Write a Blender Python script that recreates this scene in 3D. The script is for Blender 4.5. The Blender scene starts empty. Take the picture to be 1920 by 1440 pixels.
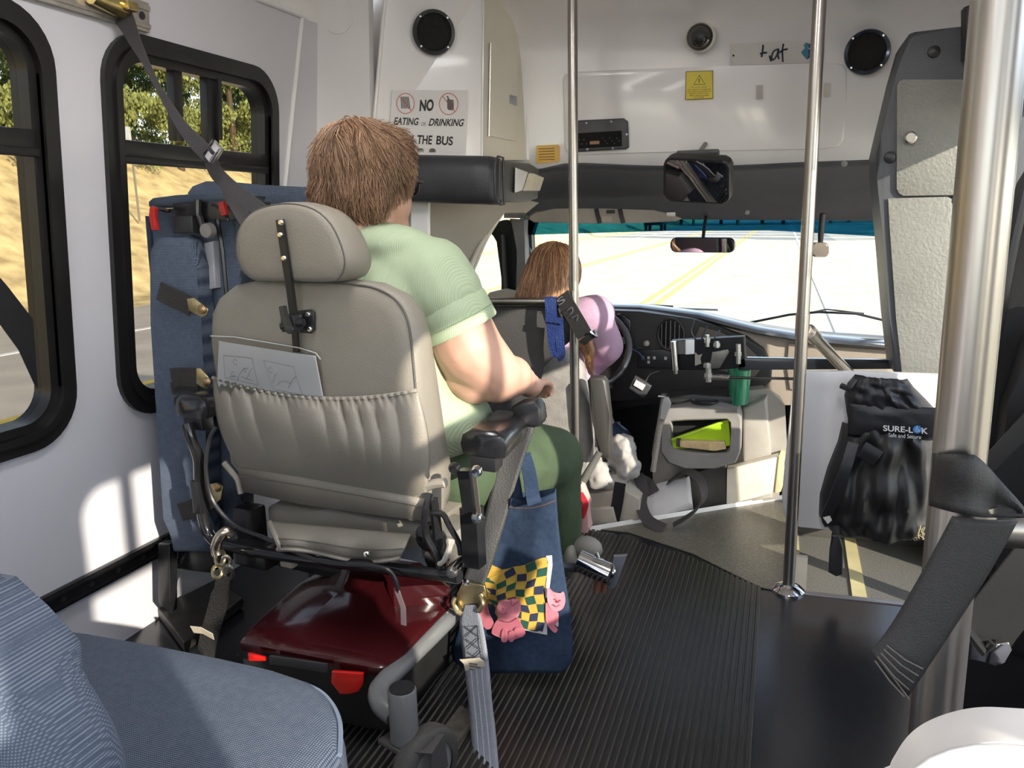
import bpy, bmesh, math, random
import numpy as np
from mathutils import Vector as V3, Matrix, noise
SC = bpy.context.scene
COL = SC.collection
random.seed(7)
PI = math.pi

# ------------------------------------------------------------------ camera
CAMZ = 1.08
FPX = 1485.0
def _n(v): return v / np.linalg.norm(v)
_cy = _n(np.array([1470 - 960, -(395 - 720), -FPX]))
_cd = _n(np.array([1110 - 960, -(7700 - 720), -FPX]))
_cz = _n(-_cd - _cy * np.dot(-_cd, _cy))
_cx = np.cross(_cy, _cz)
RW = np.array([_cx, _cy, _cz])            # camera axes -> bus axes (x right, y forward, z up)
CAM = np.array([0.0, 0.0, CAMZ])
cd = bpy.data.cameras.new('camera'); cam = bpy.data.objects.new('camera', cd); COL.objects.link(cam)
cd.sensor_fit = 'HORIZONTAL'; cd.sensor_width = 36.0; cd.lens = 36.0 * FPX / 1920
cd.clip_start = 0.02; cd.clip_end = 1000
m4 = Matrix.Identity(4)
for i in range(3):
    for j in range(3): m4[i][j] = RW[i][j]
m4.translation = V3(CAM)
cam.matrix_world = m4
SC.camera = cam

# ------------------------------------------------------------------ daylight, sun, exposure
SC.view_settings.view_transform = 'Standard'; SC.view_settings.look = 'None'
SC.view_settings.gamma = 1.0; SC.view_settings.use_curve_mapping = False
SC.view_settings.exposure = 1.18
SC.cycles.use_denoising = True
SC.cycles.max_bounces = 10; SC.cycles.diffuse_bounces = 6; SC.cycles.glossy_bounces = 4
SC.cycles.transparent_max_bounces = 12; SC.cycles.transmission_bounces = 4
SC.cycles.sample_clamp_indirect = 6.0
SC.cycles.caustics_reflective = False; SC.cycles.caustics_refractive = False
w = bpy.data.worlds.new('sky'); SC.world = w; w.use_nodes = True
nt = w.node_tree; bg = nt.nodes['Background']
sky = nt.nodes.new('ShaderNodeTexSky'); sky.sky_type = 'NISHITA'; sky.sun_disc = False
sky.sun_elevation = math.radians(24); sky.sun_rotation = math.radians(125); sky.altitude = 1800
hs = nt.nodes.new('ShaderNodeHueSaturation'); hs.inputs['Saturation'].default_value = .55; nt.links.new(sky.outputs[0], hs.inputs['Color']); nt.links.new(hs.outputs[0], bg.inputs[0]); bg.inputs[1].default_value = 0.33
SUND = V3((-0.76, 0.53, -0.34)).normalized()   # direction the sunlight travels
sl = bpy.data.lights.new('sun', 'SUN'); sl.energy = 5.2; sl.angle = math.radians(0.6); sl.color = (1.0, 0.90, 0.76)
so = bpy.data.objects.new('sun', sl); COL.objects.link(so)
so.rotation_euler = SUND.to_track_quat('-Z', 'Y').to_euler(); so.location = (8, -6, 9)

# ------------------------------------------------------------------ measuring: a point of the photo on a real plane
def ray(u, v): return RW @ np.array([u - 960.0, -(v - 720.0), -FPX])
def P(u, v, Y): d = ray(u, v); return V3(CAM + d * (Y / d[1]))
def PX(u, v, x): d = ray(u, v); return V3(CAM + d * (x / d[0]))
def PZ(u, v, z): d = ray(u, v); return V3(CAM + d * ((z - CAMZ) / d[2]))
def PP(u, v, o, n):
    d = V3(ray(u, v)); c = V3(CAM); return c + d * ((V3(o) - c).dot(V3(n)) / d.dot(V3(n)))
X_, Y_, Z_ = V3((1, 0, 0)), V3((0, 1, 0)), V3((0, 0, 1))

# ------------------------------------------------------------------ materials
MATS = {}
def mat(name, col, rough=0.5, metal=0.0, var=0.12, vs=9.0, bump=0.0, bs=60.0, spec=0.5, coat=0.0, sss=0.0, trans=0.0, sheen=0.0, stretch=None):
    if name in MATS: return MATS[name]
    m = bpy.data.materials.new(name); m.use_nodes = True; t = m.node_tree; L = t.links.new
    b = t.nodes['Principled BSDF']
    b.inputs['Roughness'].default_value = rough; b.inputs['Metallic'].default_value = metal
    b.inputs['Specular IOR Level'].default_value = spec; b.inputs['Coat Weight'].default_value = coat
    b.inputs['Coat Roughness'].default_value = 0.08
    if sss: b.inputs['Subsurface Weight'].default_value = sss; b.inputs['Subsurface Radius'].default_value = (.012, .005, .003); b.inputs['Subsurface Scale'].default_value = 1
    b.inputs['Transmission Weight'].default_value = trans
    b.inputs['Sheen Weight'].default_value = sheen
    tc = t.nodes.new('ShaderNodeTexCoord'); src = tc.outputs['Object']
    if stretch:
        mp = t.nodes.new('ShaderNodeMapping'); mp.inputs['Scale'].default_value = stretch; L(src, mp.inputs[0]); src = mp.outputs[0]
    n = t.nodes.new('ShaderNodeTexNoise'); n.inputs['Scale'].default_value = vs; n.inputs['Detail'].default_value = 4
    L(src, n.inputs['Vector'])
    r = t.nodes.new('ShaderNodeValToRGB')
    c = V3(col[:3])
    r.color_ramp.elements[0].position = .3; r.color_ramp.elements[1].position = .7
    r.color_ramp.elements[0].color = (*(c * (1 - var)), 1); r.color_ramp.elements[1].color = (*[min(1, q * (1 + var)) for q in c], 1)
    L(n.outputs[0], r.inputs[0]); L(r.outputs[0], b.inputs['Base Color'])
    if bump:
        n2 = t.nodes.new('ShaderNodeTexNoise'); n2.inputs['Scale'].default_value = bs; n2.inputs['Detail'].default_value = 3
        L(src, n2.inputs['Vector'])
        bp = t.nodes.new('ShaderNodeBump'); bp.inputs['Strength'].default_value = bump; bp.inputs['Distance'].default_value = 0.004
        L(n2.outputs[0], bp.inputs['Height']); L(bp.outputs[0], b.inputs['Normal'])
    MATS[name] = m; return m

def weave(name, c1, c2, s=260.0, rough=.85, dirs=('X', 'Z'), bump=.5, amt=.9, noise_amt=.25):
    """cloth: two crossing thread bands, light thread over dark"""
    m = bpy.data.materials.new(name); m.use_nodes = True; t = m.node_tree; L = t.links.new
    b = t.nodes['Principled BSDF']; b.inputs['Roughness'].default_value = rough; b.inputs['Specular IOR Level'].default_value = .2
    tc = t.nodes.new('ShaderNodeTexCoord')
    outs = []
    for d in dirs:
        wv = t.nodes.new('ShaderNodeTexWave'); wv.bands_direction = d; wv.inputs['Scale'].default_value = s / 6.283 * 2
        wv.inputs['Distortion'].default_value = .6; wv.inputs['Detail Scale'].default_value = 3
        L(tc.outputs['Object'], wv.inputs['Vector']); outs.append(wv.outputs['Fac'])
    mx = t.nodes.new('ShaderNodeMath'); mx.operation = 'MULTIPLY'; L(outs[0], mx.inputs[0]); L(outs[-1], mx.inputs[1])
    nz = t.nodes.new('ShaderNodeTexNoise'); nz.inputs['Scale'].default_value = 90; L(tc.outputs['Object'], nz.inputs['Vector'])
    ad = t.nodes.new('ShaderNodeMath'); ad.operation = 'MULTIPLY_ADD'; L(nz.outputs[0], ad.inputs[0]); ad.inputs[1].default_value = noise_amt; L(mx.outputs[0], ad.inputs[2])
    r = t.nodes.new('ShaderNodeValToRGB'); r.color_ramp.elements[0].color = (*c1, 1); r.color_ramp.elements[1].color = (*c2, 1)
    r.color_ramp.elements[0].position = .12; r.color_ramp.elements[1].position = amt
    L(ad.outputs[0], r.inputs[0]); L(r.outputs[0], b.inputs['Base Color'])
    bp = t.nodes.new('ShaderNodeBump'); bp.inputs['Strength'].default_value = bump; bp.inputs['Distance'].default_value = .001
    L(mx.outputs[0], bp.inputs['Height']); L(bp.outputs[0], b.inputs['Normal'])
    MATS[name] = m; return m

def glass(name, tint=(1, 1, 1), gloss=.06, rough=0.0):
    m = bpy.data.materials.new(name); m.use_nodes = True; t = m.node_tree; L = t.links.new
    t.nodes.remove(t.nodes['Principled BSDF']); o = t.nodes['Material Output']
    tr = t.nodes.new('ShaderNodeBsdfTransparent'); g = t.nodes.new('ShaderNodeBsdfGlossy'); g.inputs['Roughness'].default_value = rough
    mx = t.nodes.new('ShaderNodeMixShader'); fr = t.nodes.new('ShaderNodeLayerWeight'); fr.inputs[0].default_value = gloss
    nz = t.nodes.new('ShaderNodeTexNoise'); nz.inputs['Scale'].default_value = 3
    r = t.nodes.new('ShaderNodeValToRGB')
    r.color_ramp.elements[0].color = (*[q * .96 for q in tint], 1); r.color_ramp.elements[1].color = (*tint, 1)
    L(nz.outputs[0], r.inputs[0]); L(r.outputs[0], tr.inputs[0])
    L(fr.outputs['Fresnel'], mx.inputs[0]); L(tr.outputs[0], mx.inputs[1]); L(g.outputs[0], mx.inputs[2]); L(mx.outputs[0], o.inputs[0])
    MATS[name] = m; return m

def emit(name, col, s):
    m = bpy.data.materials.new(name); m.use_nodes = True; t = m.node_tree
    b = t.nodes['Principled BSDF']; b.inputs['Base Color'].default_value = (*col, 1)
    b.inputs['Emission Color'].default_value = (*col, 1); b.inputs['Emission Strength'].default_value = s
    MATS[name] = m; return m

white = mat('white_gelcoat', (.87, .855, .85), .22, var=.03, vs=2.5, bump=.05, bs=3, coat=.35)
wwall = mat('white_wall_laminate', (.61, .60, .64), .30, var=.03, vs=3, bump=.02, bs=14)
cream = mat('cream_laminate', (.72, .68, .58), .4, var=.03)
blk = mat('black_plastic', (.018, .018, .02), .38, var=.25)
blkm = mat('black_painted_steel', (.012, .012, .013), .25, var=.3, vs=30)
blkrub = mat('black_rubber', (.022, .022, .023), .6, var=.3, bump=.2)
vinylg = mat('charcoal_vinyl', (.040, .041, .048), .42, var=.12, bump=.25, bs=220)
greypl = mat('grey_plastic', (.16, .16, .155), .5, var=.1, bump=.15, bs=300)
greyhd = mat('grey_headliner', (.078, .080, .090), .7, var=.1, bump=.2, bs=200)
beige = mat('beige_trim_plastic', (.46, .42, .35), .5, var=.05, bump=.1, bs=200)
taup = mat('taupe_dash_plastic', (.30, .255, .21), .5, var=.06, bump=.15, bs=260)
tan = mat('taupe_vinyl', (.228, .205, .170), .48, var=.05, bump=.22, bs=330)
tan2 = mat('taupe_piping', (.30, .272, .228), .5, var=.05)
steel = mat('brushed_stainless', (.40, .375, .345), .30, 1.0, var=.06, vs=40, stretch=(1, 1, .05))
chrome = mat('chrome', (.75, .75, .75), .08, 1.0, var=.05)
zinc = mat('yellow_zinc', (.55, .47, .28), .32, 1.0, var=.2, vs=40)
alum = mat('aluminium_track', (.50, .47, .43), .4, .8, var=.15, vs=30, bump=.15, bs=80)
bolt_m = mat('zinc_bolt', (.6, .6, .58), .3, 1.0, var=.1)
mirror_m = mat('mirror_glass', (.9, .9, .9), .015, 1.0, var=.01)
# ------------------------------------------------------------------ mesh helpers
def tag(o, label=None, cat=None, group=None, kind=None):
    if label: o['label'] = label
    if cat: o['category'] = cat
    if group: o['group'] = group
    if kind: o['kind'] = kind
    return o
def thing(name, label, cat, loc=(0, 0, 0), group=None):
    o = bpy.data.objects.new(name, None); COL.objects.link(o); o.location = V3(loc); o.empty_display_size = .05
    return tag(o, label, cat, group)
def put(o, parent):
    COL.objects.link(o)
    if parent is not None:
        o.parent = parent
        if parent.type == 'EMPTY': o.matrix_parent_inverse = Matrix.Translation(-parent.location)
    return o
def finish(me, smooth=True, ang=38):
    if smooth:
        me.polygons.foreach_set('use_smooth', [True] * len(me.polygons))
        try: me.set_sharp_from_angle(angle=math.radians(ang))
        except Exception: pass
    me.update()
def fr(axis):
    a = V3(axis).normalized(); h = Z_ if abs(a.z) < .9 else X_
    s = a.cross(h).normalized(); return a, s, s.cross(a).normalized()

class B:
    def __init__(s): s.bm = bmesh.new(); s.mats = []; s.mi = 0
    def use(s, m):
        if m not in s.mats: s.mats.append(m)
        s.mi = s.mats.index(m); return s
    def f(s, vs):
        try:
            q = s.bm.faces.new(vs); q.material_index = s.mi; return q
        except ValueError: return None
    def loft(s, rings, closed=True, caps=True, loop=False):
        R = [[s.bm.verts.new(p) for p in r] for r in rings]; n = len(R[0])
        m = len(R)
        for i in range(m if loop else m - 1):
            a, b = R[i], R[(i + 1) % m]
            for j in range(n if closed else n - 1):
                s.f((a[j], a[(j + 1) % n], b[(j + 1) % n], b[j]))
        if caps and not loop and closed:
            s.f(R[0][::-1]); s.f(R[-1])
        return s
    def box(s, c, d, ax=None, bev=0.0, seg=2):
        x, y, z = ax if ax else (X_, Y_, Z_)
        c = V3(c); x, y, z = V3(x) * d[0] / 2, V3(y) * d[1] / 2, V3(z) * d[2] / 2
        v = [s.bm.verts.new(c + x * i + y * j + z * k) for k in (-1, 1) for j in (-1, 1) for i in (-1, 1)]
        fs = [s.f([v[i] for i in q]) for q in ((0, 2, 3, 1), (4, 5, 7, 6), (0, 1, 5, 4), (2, 6, 7, 3), (0, 4, 6, 2), (1, 3, 7, 5))]
        if bev: s._bev(fs, bev, seg)
        return s
    def _bev(s, fs, bev, seg):
        es = list({e for f in fs if f for e in f.edges})
        bmesh.ops.bevel(s.bm, geom=es, offset=bev, segments=seg, profile=.6, affect='EDGES', clamp_overlap=True, material=-1)
    def tube(s, pts, r, n=8, closed=False, caps=True):
        pts = [V3(p) for p in pts]; m = len(pts); rings = []
        rr = r if hasattr(r, '__len__') else [r] * m
        up = None
        for i, p in enumerate(pts):
            if closed: t = pts[(i + 1) % m] - pts[i - 1]
            else: t = pts[min(i + 1, m - 1)] - pts[max(i - 1, 0)]
            if t.length < 1e-9: t = Z_
            t.normalize()
            if up is None: _, up, _ = fr(t)
            up = (up - t * up.dot(t))
            if up.length < 1e-6: _, up, _ = fr(t)
            up.normalize(); sd = t.cross(up)
            rings.append([p + (up * math.cos(a) + sd * math.sin(a)) * rr[i] for a in [2 * PI * k / n for k in range(n)]])
        return s.loft(rings, True, caps, closed)
    def cyl(s, a, b, r, r2=None, n=16):
        return s.tube([a, b], [r, r if r2 is None else r2], n)
    def lathe(s, o, axis, prof, n=20, caps=True):
        a, u, w_ = fr(axis); o = V3(o)
        return s.loft([[o + a * h + (u * math.cos(t) + w_ * math.sin(t)) * max(r, 1e-5) for t in [2 * PI * k / n for k in range(n)]] for r, h in prof], True, caps)
    def strap(s, pts, width, thick=.002, side=None):
        """flat webbing along pts; side = across-direction (one vector or one per point)"""
        pts = [V3(p) for p in pts]; m = len(pts); rings = []
        for i, p in enumerate(pts):
            t = (pts[min(i + 1, m - 1)] - pts[max(i - 1, 0)]).normalized()
            sd = V3(side[i]) if isinstance(side, list) else V3(side)
            sd = (sd - t * sd.dot(t)).normalized(); nn = t.cross(sd).normalized()
            wd = width[i] if hasattr(width, '__len__') else width
            a, b = sd * wd / 2, nn * thick / 2
            rings.append([p - a - b, p + a - b, p + a + b, p - a + b])
        return s.loft(rings)
    def plate(s, pts, tv, bev=0.0, seg=3, back_scale=None):
        """solid slab: outline pts, thickness vector tv"""
        pts = [V3(p) for p in pts]; tv = V3(tv)
        if (_area(pts)).dot(tv) > 0: pts = pts[::-1]
        a = [s.bm.verts.new(p) for p in pts]; b = [s.bm.verts.new(p + tv) for p in pts]; n = len(a)
        fs = [s.f(a), s.f(b[::-1])]
        for i in range(n): fs.append(s.f((a[i], b[i], b[(i + 1) % n], a[(i + 1) % n])))
        if bev:
            es = [e for f in fs[:2] if f for e in f.edges]
            bmesh.ops.bevel(s.bm, geom=es, offset=bev, segments=seg, profile=.5, affect='EDGES', clamp_overlap=True, material=-1)
        return s
    def ell(s, c, r, ax=None, nu=16, nv=10):
        x, y, z = ax if ax else (X_, Y_, Z_); c = V3(c)
        return s.loft([[c + V3(x) * r[0] * math.sin(t) * math.cos(p) + V3(y) * r[1] * math.sin(t) * math.sin(p) + V3(z) * r[2] * math.cos(t)
                        for p in [2 * PI * k / nu for k in range(nu)]] for t in [max(.02, min(PI - .02, PI * j / nv)) for j in range(nv + 1)]])
    def cap(s, a, b, ra, rb, n=14):
        """round-ended tapered limb"""
        a, b = V3(a), V3(b); t, u, w_ = fr(b - a); L = (b - a).length; pr = []
        for k in range(5): q = PI / 2 * (1 - k / 4); pr.append((ra * math.cos(q), -ra * math.sin(q)))
        for k in range(5): q = PI / 2 * k / 4; pr.append((rb * math.cos(q), L + rb * math.sin(q)))
        return s.lathe(a, t, pr, n)
    def grid(s, fn, nu, nv):
        g = [[s.bm.verts.new(fn(i / nu, j / nv)) for j in range(nv + 1)] for i in range(nu + 1)]
        for i in range(nu):
            for j in range(nv): s.f((g[i][j], g[i + 1][j], g[i + 1][j + 1], g[i][j + 1]))
        return s
    def build(s, name, m, parent=None, smooth=True, ang=38, sub=0, solid=0, fix=True):
        if fix: bmesh.ops.recalc_face_normals(s.bm, faces=s.bm.faces[:])
        me = bpy.data.meshes.new(name); s.bm.to_mesh(me); s.bm.free()
        ms = s.mats if s.mats else [m]
        for q in ms: me.materials.append(q)
        finish(me, smooth, ang)
        o = bpy.data.objects.new(name, me); put(o, parent)
        if solid:
            md = o.modifiers.new('thick', 'SOLIDIFY'); md.thickness = solid; md.offset = 0
        if sub:
            md = o.modifiers.new('round', 'SUBSURF'); md.levels = sub; md.render_levels = sub
        return o
def _area(pts):
    n = V3((0, 0, 0))
    for i in range(len(pts)):
        n += pts[i].cross(pts[(i + 1) % len(pts)])
    return n
def spl(pts, k=6, closed=False):
    """smooth curve through points"""
    pts = [V3(p) for p in pts]; n = len(pts); out = []
    for i in range(n if closed else n - 1):
        g = lambda q: pts[q % n] if closed else pts[max(0, min(n - 1, q))]
        p0, p1, p2, p3 = g(i - 1), g(i), g(i + 1), g(i + 2)
        for j in range(k):
            t = j / k
            out.append(.5 * ((2 * p1) + (p2 - p0) * t + (2 * p0 - 5 * p1 + 4 * p2 - p3) * t * t + (3 * p1 - p0 - 3 * p2 + p3) * t ** 3))
    if not closed: out.append(pts[-1])
    return out
def pix(lst, Y, k=0):
    p = [P(u, v, Y) for u, v in lst]
    return spl(p, k, True) if k else p
def bake(o):
    dg = bpy.context.evaluated_depsgraph_get(); me = bpy.data.meshes.new_from_object(o.evaluated_get(dg))
    return me
def organic(name, b, voxel, m, parent, it=6, fac=.5, disp=None):
    """one continuous surface grown from overlapping round volumes"""
    me = bpy.data.meshes.new(name); bmesh.ops.recalc_face_normals(b.bm, faces=b.bm.faces[:]); b.bm.to_mesh(me); b.bm.free()
    o = bpy.data.objects.new(name, me); COL.objects.link(o)
    r = o.modifiers.new('r', 'REMESH'); r.mode = 'VOXEL'; r.voxel_size = voxel
    s = o.modifiers.new('s', 'SMOOTH'); s.iterations = it; s.factor = fac
    nm = bake(o); bpy.data.objects.remove(o); nm.name = name
    if disp:
        for v in nm.vertices: v.co = disp(v.co.copy(), v.normal.copy())
    nm.materials.clear(); nm.materials.append(m); finish(nm, True, 80)
    o = bpy.data.objects.new(name, nm); return put(o, parent)
def sheet(loops, thick):
    """flat plate with holes in local xy, as (verts, faces)"""
    cu = bpy.data.curves.new('t', 'CURVE'); cu.dimensions = '2D'; cu.fill_mode = 'BOTH'; cu.extrude = thick / 2
    for lp in loops:
        sp = cu.splines.new('POLY'); sp.points.add(len(lp) - 1); sp.use_cyclic_u = True
        for p, q in zip(sp.points, lp): p.co = (q[0], q[1], 0, 1)
    o = bpy.data.objects.new('t', cu); COL.objects.link(o); me = bake(o); bpy.data.objects.remove(o); return me
def sheet_obj(name, loops, thick, O, ux, uy, m, parent=None, smooth=True):
    me = sheet(loops, thick); O, ux, uy = V3(O), V3(ux), V3(uy); un = ux.cross(uy).normalized()
    for v in me.vertices: v.co = O + ux * v.co.x + uy * v.co.y + un * v.co.z
    b = B(); b.bm.from_mesh(me); bmesh.ops.remove_doubles(b.bm, verts=b.bm.verts[:], dist=1e-5)
    return b.build(name, m, parent, smooth)
def rrect(x0, y0, x1, y1, r, n=8):
    out = []
    for cx, cy, a in ((x1 - r, y1 - r, 0), (x0 + r, y1 - r, 90), (x0 + r, y0 + r, 180), (x1 - r, y0 + r, 270)):
        for k in range(n + 1):
            t = math.radians(a + 90 * k / n); out.append((cx + r * math.cos(t), cy + r * math.sin(t)))
    return out
def lettering(body, O, ux, uy, m, parent, name='lettering', label=None, shear=0.0, thick=.0006, bold=0.0):
    """text fitted to the parallelogram O, O+ux (width), O+uy (height)"""
    cu = bpy.data.curves.new('t', 'FONT'); cu.body = body; cu.extrude = 0.0; cu.offset = bold
    o = bpy.data.objects.new('t', cu); COL.objects.link(o); me = bake(o); bpy.data.objects.remove(o)
    xs = [v.co.x for v in me.vertices]; ys = [v.co.y for v in me.vertices]
    x0, x1, y0, y1 = min(xs), max(xs), min(ys), max(ys); O, ux, uy = V3(O), V3(ux), V3(uy)
    un = ux.cross(uy).normalized() * thick
    for v in me.vertices:
        a, c = (v.co.x - x0) / (x1 - x0), (v.co.y - y0) / (y1 - y0)
        v.co = O + ux * (a + shear * c) + uy * c + un
    me.name = name; me.materials.clear(); me.materials.append(m); finish(me, False)
    q = bpy.data.objects.new(name, me); put(q, parent)
    if label: q['label'] = label
    return q
def lerp(a, b, t): return a + (b - a) * t
def arc(c, u, w_, r, a0, a1, n): return [V3(c) + V3(u) * r * math.cos(lerp(a0, a1, k / n)) + V3(w_) * r * math.sin(lerp(a0, a1, k / n)) for k in range(n + 1)]
def screw(b, p, n, r=.005, h=.003):
    b.lathe(p, n, [(r * .2, -.002), (r, -.002), (r, h * .4), (r * .7, h), (r * .01, h * 1.05)], 10)
# ================================================================== THE SETTING
# ---- left wall leans slightly inward towards the roof
WO = V3((-1.605, 0, 0)); WU = Y_; WV = V3((.09, 0, 1)); WN = WU.cross(WV).normalized()   # WN points to +x (inside)
def PW(u, v): return PP(u, v, WO, WN)
def wl(u, v): p = PW(u, v); return (p.y, p.z)
def W(y, z, d=0.0): return WO + WU * y + WV * z + WN * d
y2a, y2b = wl(213, 470)[0], wl(513, 240)[0]
z2t, z2b = wl(360, 101)[1], wl(262, 772)[1]
y1b = wl(111, 470)[0]; y1a = y1b - .86
win = [(y1a, z2b, y1b, z2t), (y2a, z2b, y2b, z2t), (y1a - 1.0, z2b, y1a - .14, z2t)]
FR = .015
loops = [[(-2.4, -.02), (2.62, -.02), (2.62, 1.74), (-2.4, 1.74)]] + [rrect(a + FR, b + FR, c - FR, d - FR, .10) for a, b, c, d in win]
tag(sheet_obj('wall_left', loops, .03, WO - WN * .016, WU, WV, wwall), kind='structure')
def ring(b, y0, z0, y1, z1, r, wd, d0, d1, X=None, n=8):
    """rounded rectangular frame ring, width wd inward, from depth d0 to d1"""
    Wf = X or W
    o = rrect(y0, z0, y1, z1, r, n); i = rrect(y0 + wd, z0 + wd, y1 - wd, z1 - wd, max(.01, r - wd), n)
    rings = [[Wf(*p, d0) for p in o], [Wf(*p, d1) for p in o], [Wf(*p, d1) for p in i], [Wf(*p, d0) for p in i]]
    b.loft(rings, True, False, True)
gl_side = glass('tinted_side_glass', (.56, .55, .53), .05)
gl_clear = glass('clear_glass', (.93, .95, .94), .04)
gl_right = glass('right_side_glass', (.84, .85, .85), .04)
winblk = mat('window_frame_black', (.013, .012, .012), .3, var=.2)
def bus_window(idx, y0, z0, y1, z1, zb, mull, Wf=W, gl=gl_side, label=None):
    b = B(); ring(b, y0 - .012, z0 - .012, y1 + .012, z1 + .012, .12, .042, -.02, .012, Wf)
    ring(b, y0 + .014, z0 + .014, y1 - .014, z1 - .014, .105, .016, -.03, .020, Wf)
    ring(b, y0 + .03, z0 + .03, y1 - .03, z1 - .03, .09, .02, -.045, .004, Wf)
    o = tag(b.build('window_%d' % idx, winblk), kind='structure')
    h = V3(Wf(0, 1, 0)) - V3(Wf(0, 0, 0)); u = V3(Wf(1, 0, 0)) - V3(Wf(0, 0, 0)); nn = (V3(Wf(0, 0, 1)) - V3(Wf(0, 0, 0)))
    ax = (u.normalized(), h.normalized(), nn.normalized())
    b = B(); yc = (y0 + y1) / 2; ww = y1 - y0 - .08
    b.box(Wf(yc, zb, -.012), (ww, .040, .034), ax, .004); b.box(Wf(yc, zb - .026, -.004), (ww, .018, .03), ax, .003)
    b.build('transom', winblk, o)
    for m_, wd in mull:
        b = B(); b.box(Wf(m_, (zb + z1) / 2, -.016), (wd, z1 - zb - .06, .026), ax, .003)
        if wd > .03: b.box(Wf(m_ + wd * .3, (zb + z1) / 2, .0), (wd * .35, z1 - zb - .09, .02), ax, .003)
        b.build('mullion', winblk, o)
    b = B(); b.plate([Wf(*p, -.024) for p in rrect(y0 + .03, z0 + .03, y1 - .03, z1 - .03, .09)], V3(nn) * -.005)
    b.build('pane', gl, o, smooth=False)
    return o
zbar1 = wl(20, 247)[1]; zbar2 = wl(360, 290)[1]
w1 = bus_window(1, *win[0], zbar2, [(y1a + .43, .03)])
w2 = bus_window(2, *win[1], zbar2, [(wl(338, 200)[0], .030), (wl(402, 210)[0], .045)])
w3 = bus_window(3, *win[2], zbar2, [(y1a - .6, .03)])
b = B(); q = PW(244, 720); b.box(q + WN * -.014, (.022, .028, .008), (WU, WV.normalized(), WN), .003); b.build('window_latch', blk, w2)
# loose black tint film curling down inside the first window
b = B(); fl = [(-40, 480), (8, 535), (57, 598), (60, 640), (66, 728), (60, 720), (30, 655), (-40, 560)]
b.plate([PW(u, v) + WN * .006 for u, v in fl], WN * .002)
tag(b.build('sun_film', blk, smooth=False), 'torn black film hanging inside the left window nearest the blue seat', 'film')
# ---- right wall, rear wall, roof
XR = .63
def R(y, z, d=0.0): return V3((XR - d, y, z))
rwin = [(-2.25, .62, -1.4, 1.5), (-1.3, .62, -.38, 1.5), (-.24, .62, .18, 1.5), (.36, .62, 1.13, 1.5), (1.23, .62, 1.98, 1.5)]  # openings sized and spaced to shape the sun patches inside
loops = [[(-2.4, -.02), (2.04, -.02), (2.04, 1.74), (-2.4, 1.74)]] + [rrect(a + FR, b_ + FR, c - FR, d - FR, .1) for a, b_, c, d in rwin]
tag(sheet_obj('wall_right', loops, .03, (XR + .016, 0, 0), Y_, Z_, wwall), kind='structure')
for i, r_ in enumerate(rwin): bus_window(4 + i, *r_, 1.2, [((r_[0] + r_[2]) / 2, .03)], R, gl_right)
loops = [[(-1.66, -.02), (.66, -.02), (.66, 1.9), (-1.66, 1.9)], rrect(-1.35, .75, .35, 1.6, .12)]
tag(sheet_obj('wall_rear', loops, .03, (0, -2.42, 0), X_, Z_, wwall), kind='structure')
b = B()
prof = [(-1.452, 1.70), (-1.44, 1.76), (-1.38, 1.82), (-1.25, 1.855), (-.9, 1.87), (0, 1.87), (.35, 1.855), (.5, 1.82), (.6, 1.76), (.615, 1.70)]
hatch = (-1.9, -.6)
def roofstrip(y0, y1, pr):
    b.loft([[V3((x, y, z)) for x, z in pr] + [V3((x, y, z + .03)) for x, z in pr[::-1]] for y in (y0, y1)])
roofstrip(-2.44, hatch[0], prof); roofstrip(hatch[1], 2.62, prof)
roofstrip(hatch[0], hatch[1], prof[:5]); roofstrip(hatch[0], hatch[1], prof[5:])
tag(b.build('ceiling', white, ang=60), kind='structure')
b = B(); b.box((-.5, 3.05, 1.93), (2.4, 1.1, .03)); b.box((-.5, 3.58, 1.55), (2.4, .03, .75)); b.box((-1.62, 3.05, 1.3), (.03, 1.1, 1.25)); tag(b.build('ceiling_cab_roof', white), kind='structure')
b = B(); b.box((-.45, -1.25, 1.885), (.9, 1.3, .012)); h_ = b.build('added_roof_hatch', glass('hatch_acrylic', (.9, .9, .9), .03)); tag(h_, kind='structure')  # unseen opening added in the roof to let in more daylight
lampm = emit('fill_light_glow', (1, .975, .96), 13.0)  # glowing panels added out of view to brighten the interior
for k, (x, y) in enumerate([(-.75, -.9), (-.75, 1.1), (.2, -.9), (.2, 1.1)]):
    b = B(); b.box((x, y, 1.845), (.20, .62, .03), bev=.008); o = b.build('added_fill_light', white)
    tag(o, 'long rectangular fill light added under the bus roof, %s row' % ('window side' if x < 0 else 'aisle side'), 'fill light', 'added fill lights of the bus')
    b = B(); b.box((x, y, 1.826), (.16, .56, .014), bev=.006); b.build('glow_panel', lampm, o)
# trim on the left wall
b = B()
b.tube([PW(565, 30) + WN * .004, PW(548, 190) + WN * .004, PW(532, 345) + WN * .004, PW(515, 480) + WN * .004], .007, 8)
tag(b.build('trim_1', white), kind='structure')
b = B(); b.tube([PW(480, -6) + WN * .006, PW(566, 28) + WN * .006], .011, 8); tag(b.build('trim_2', white), kind='structure')

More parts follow.
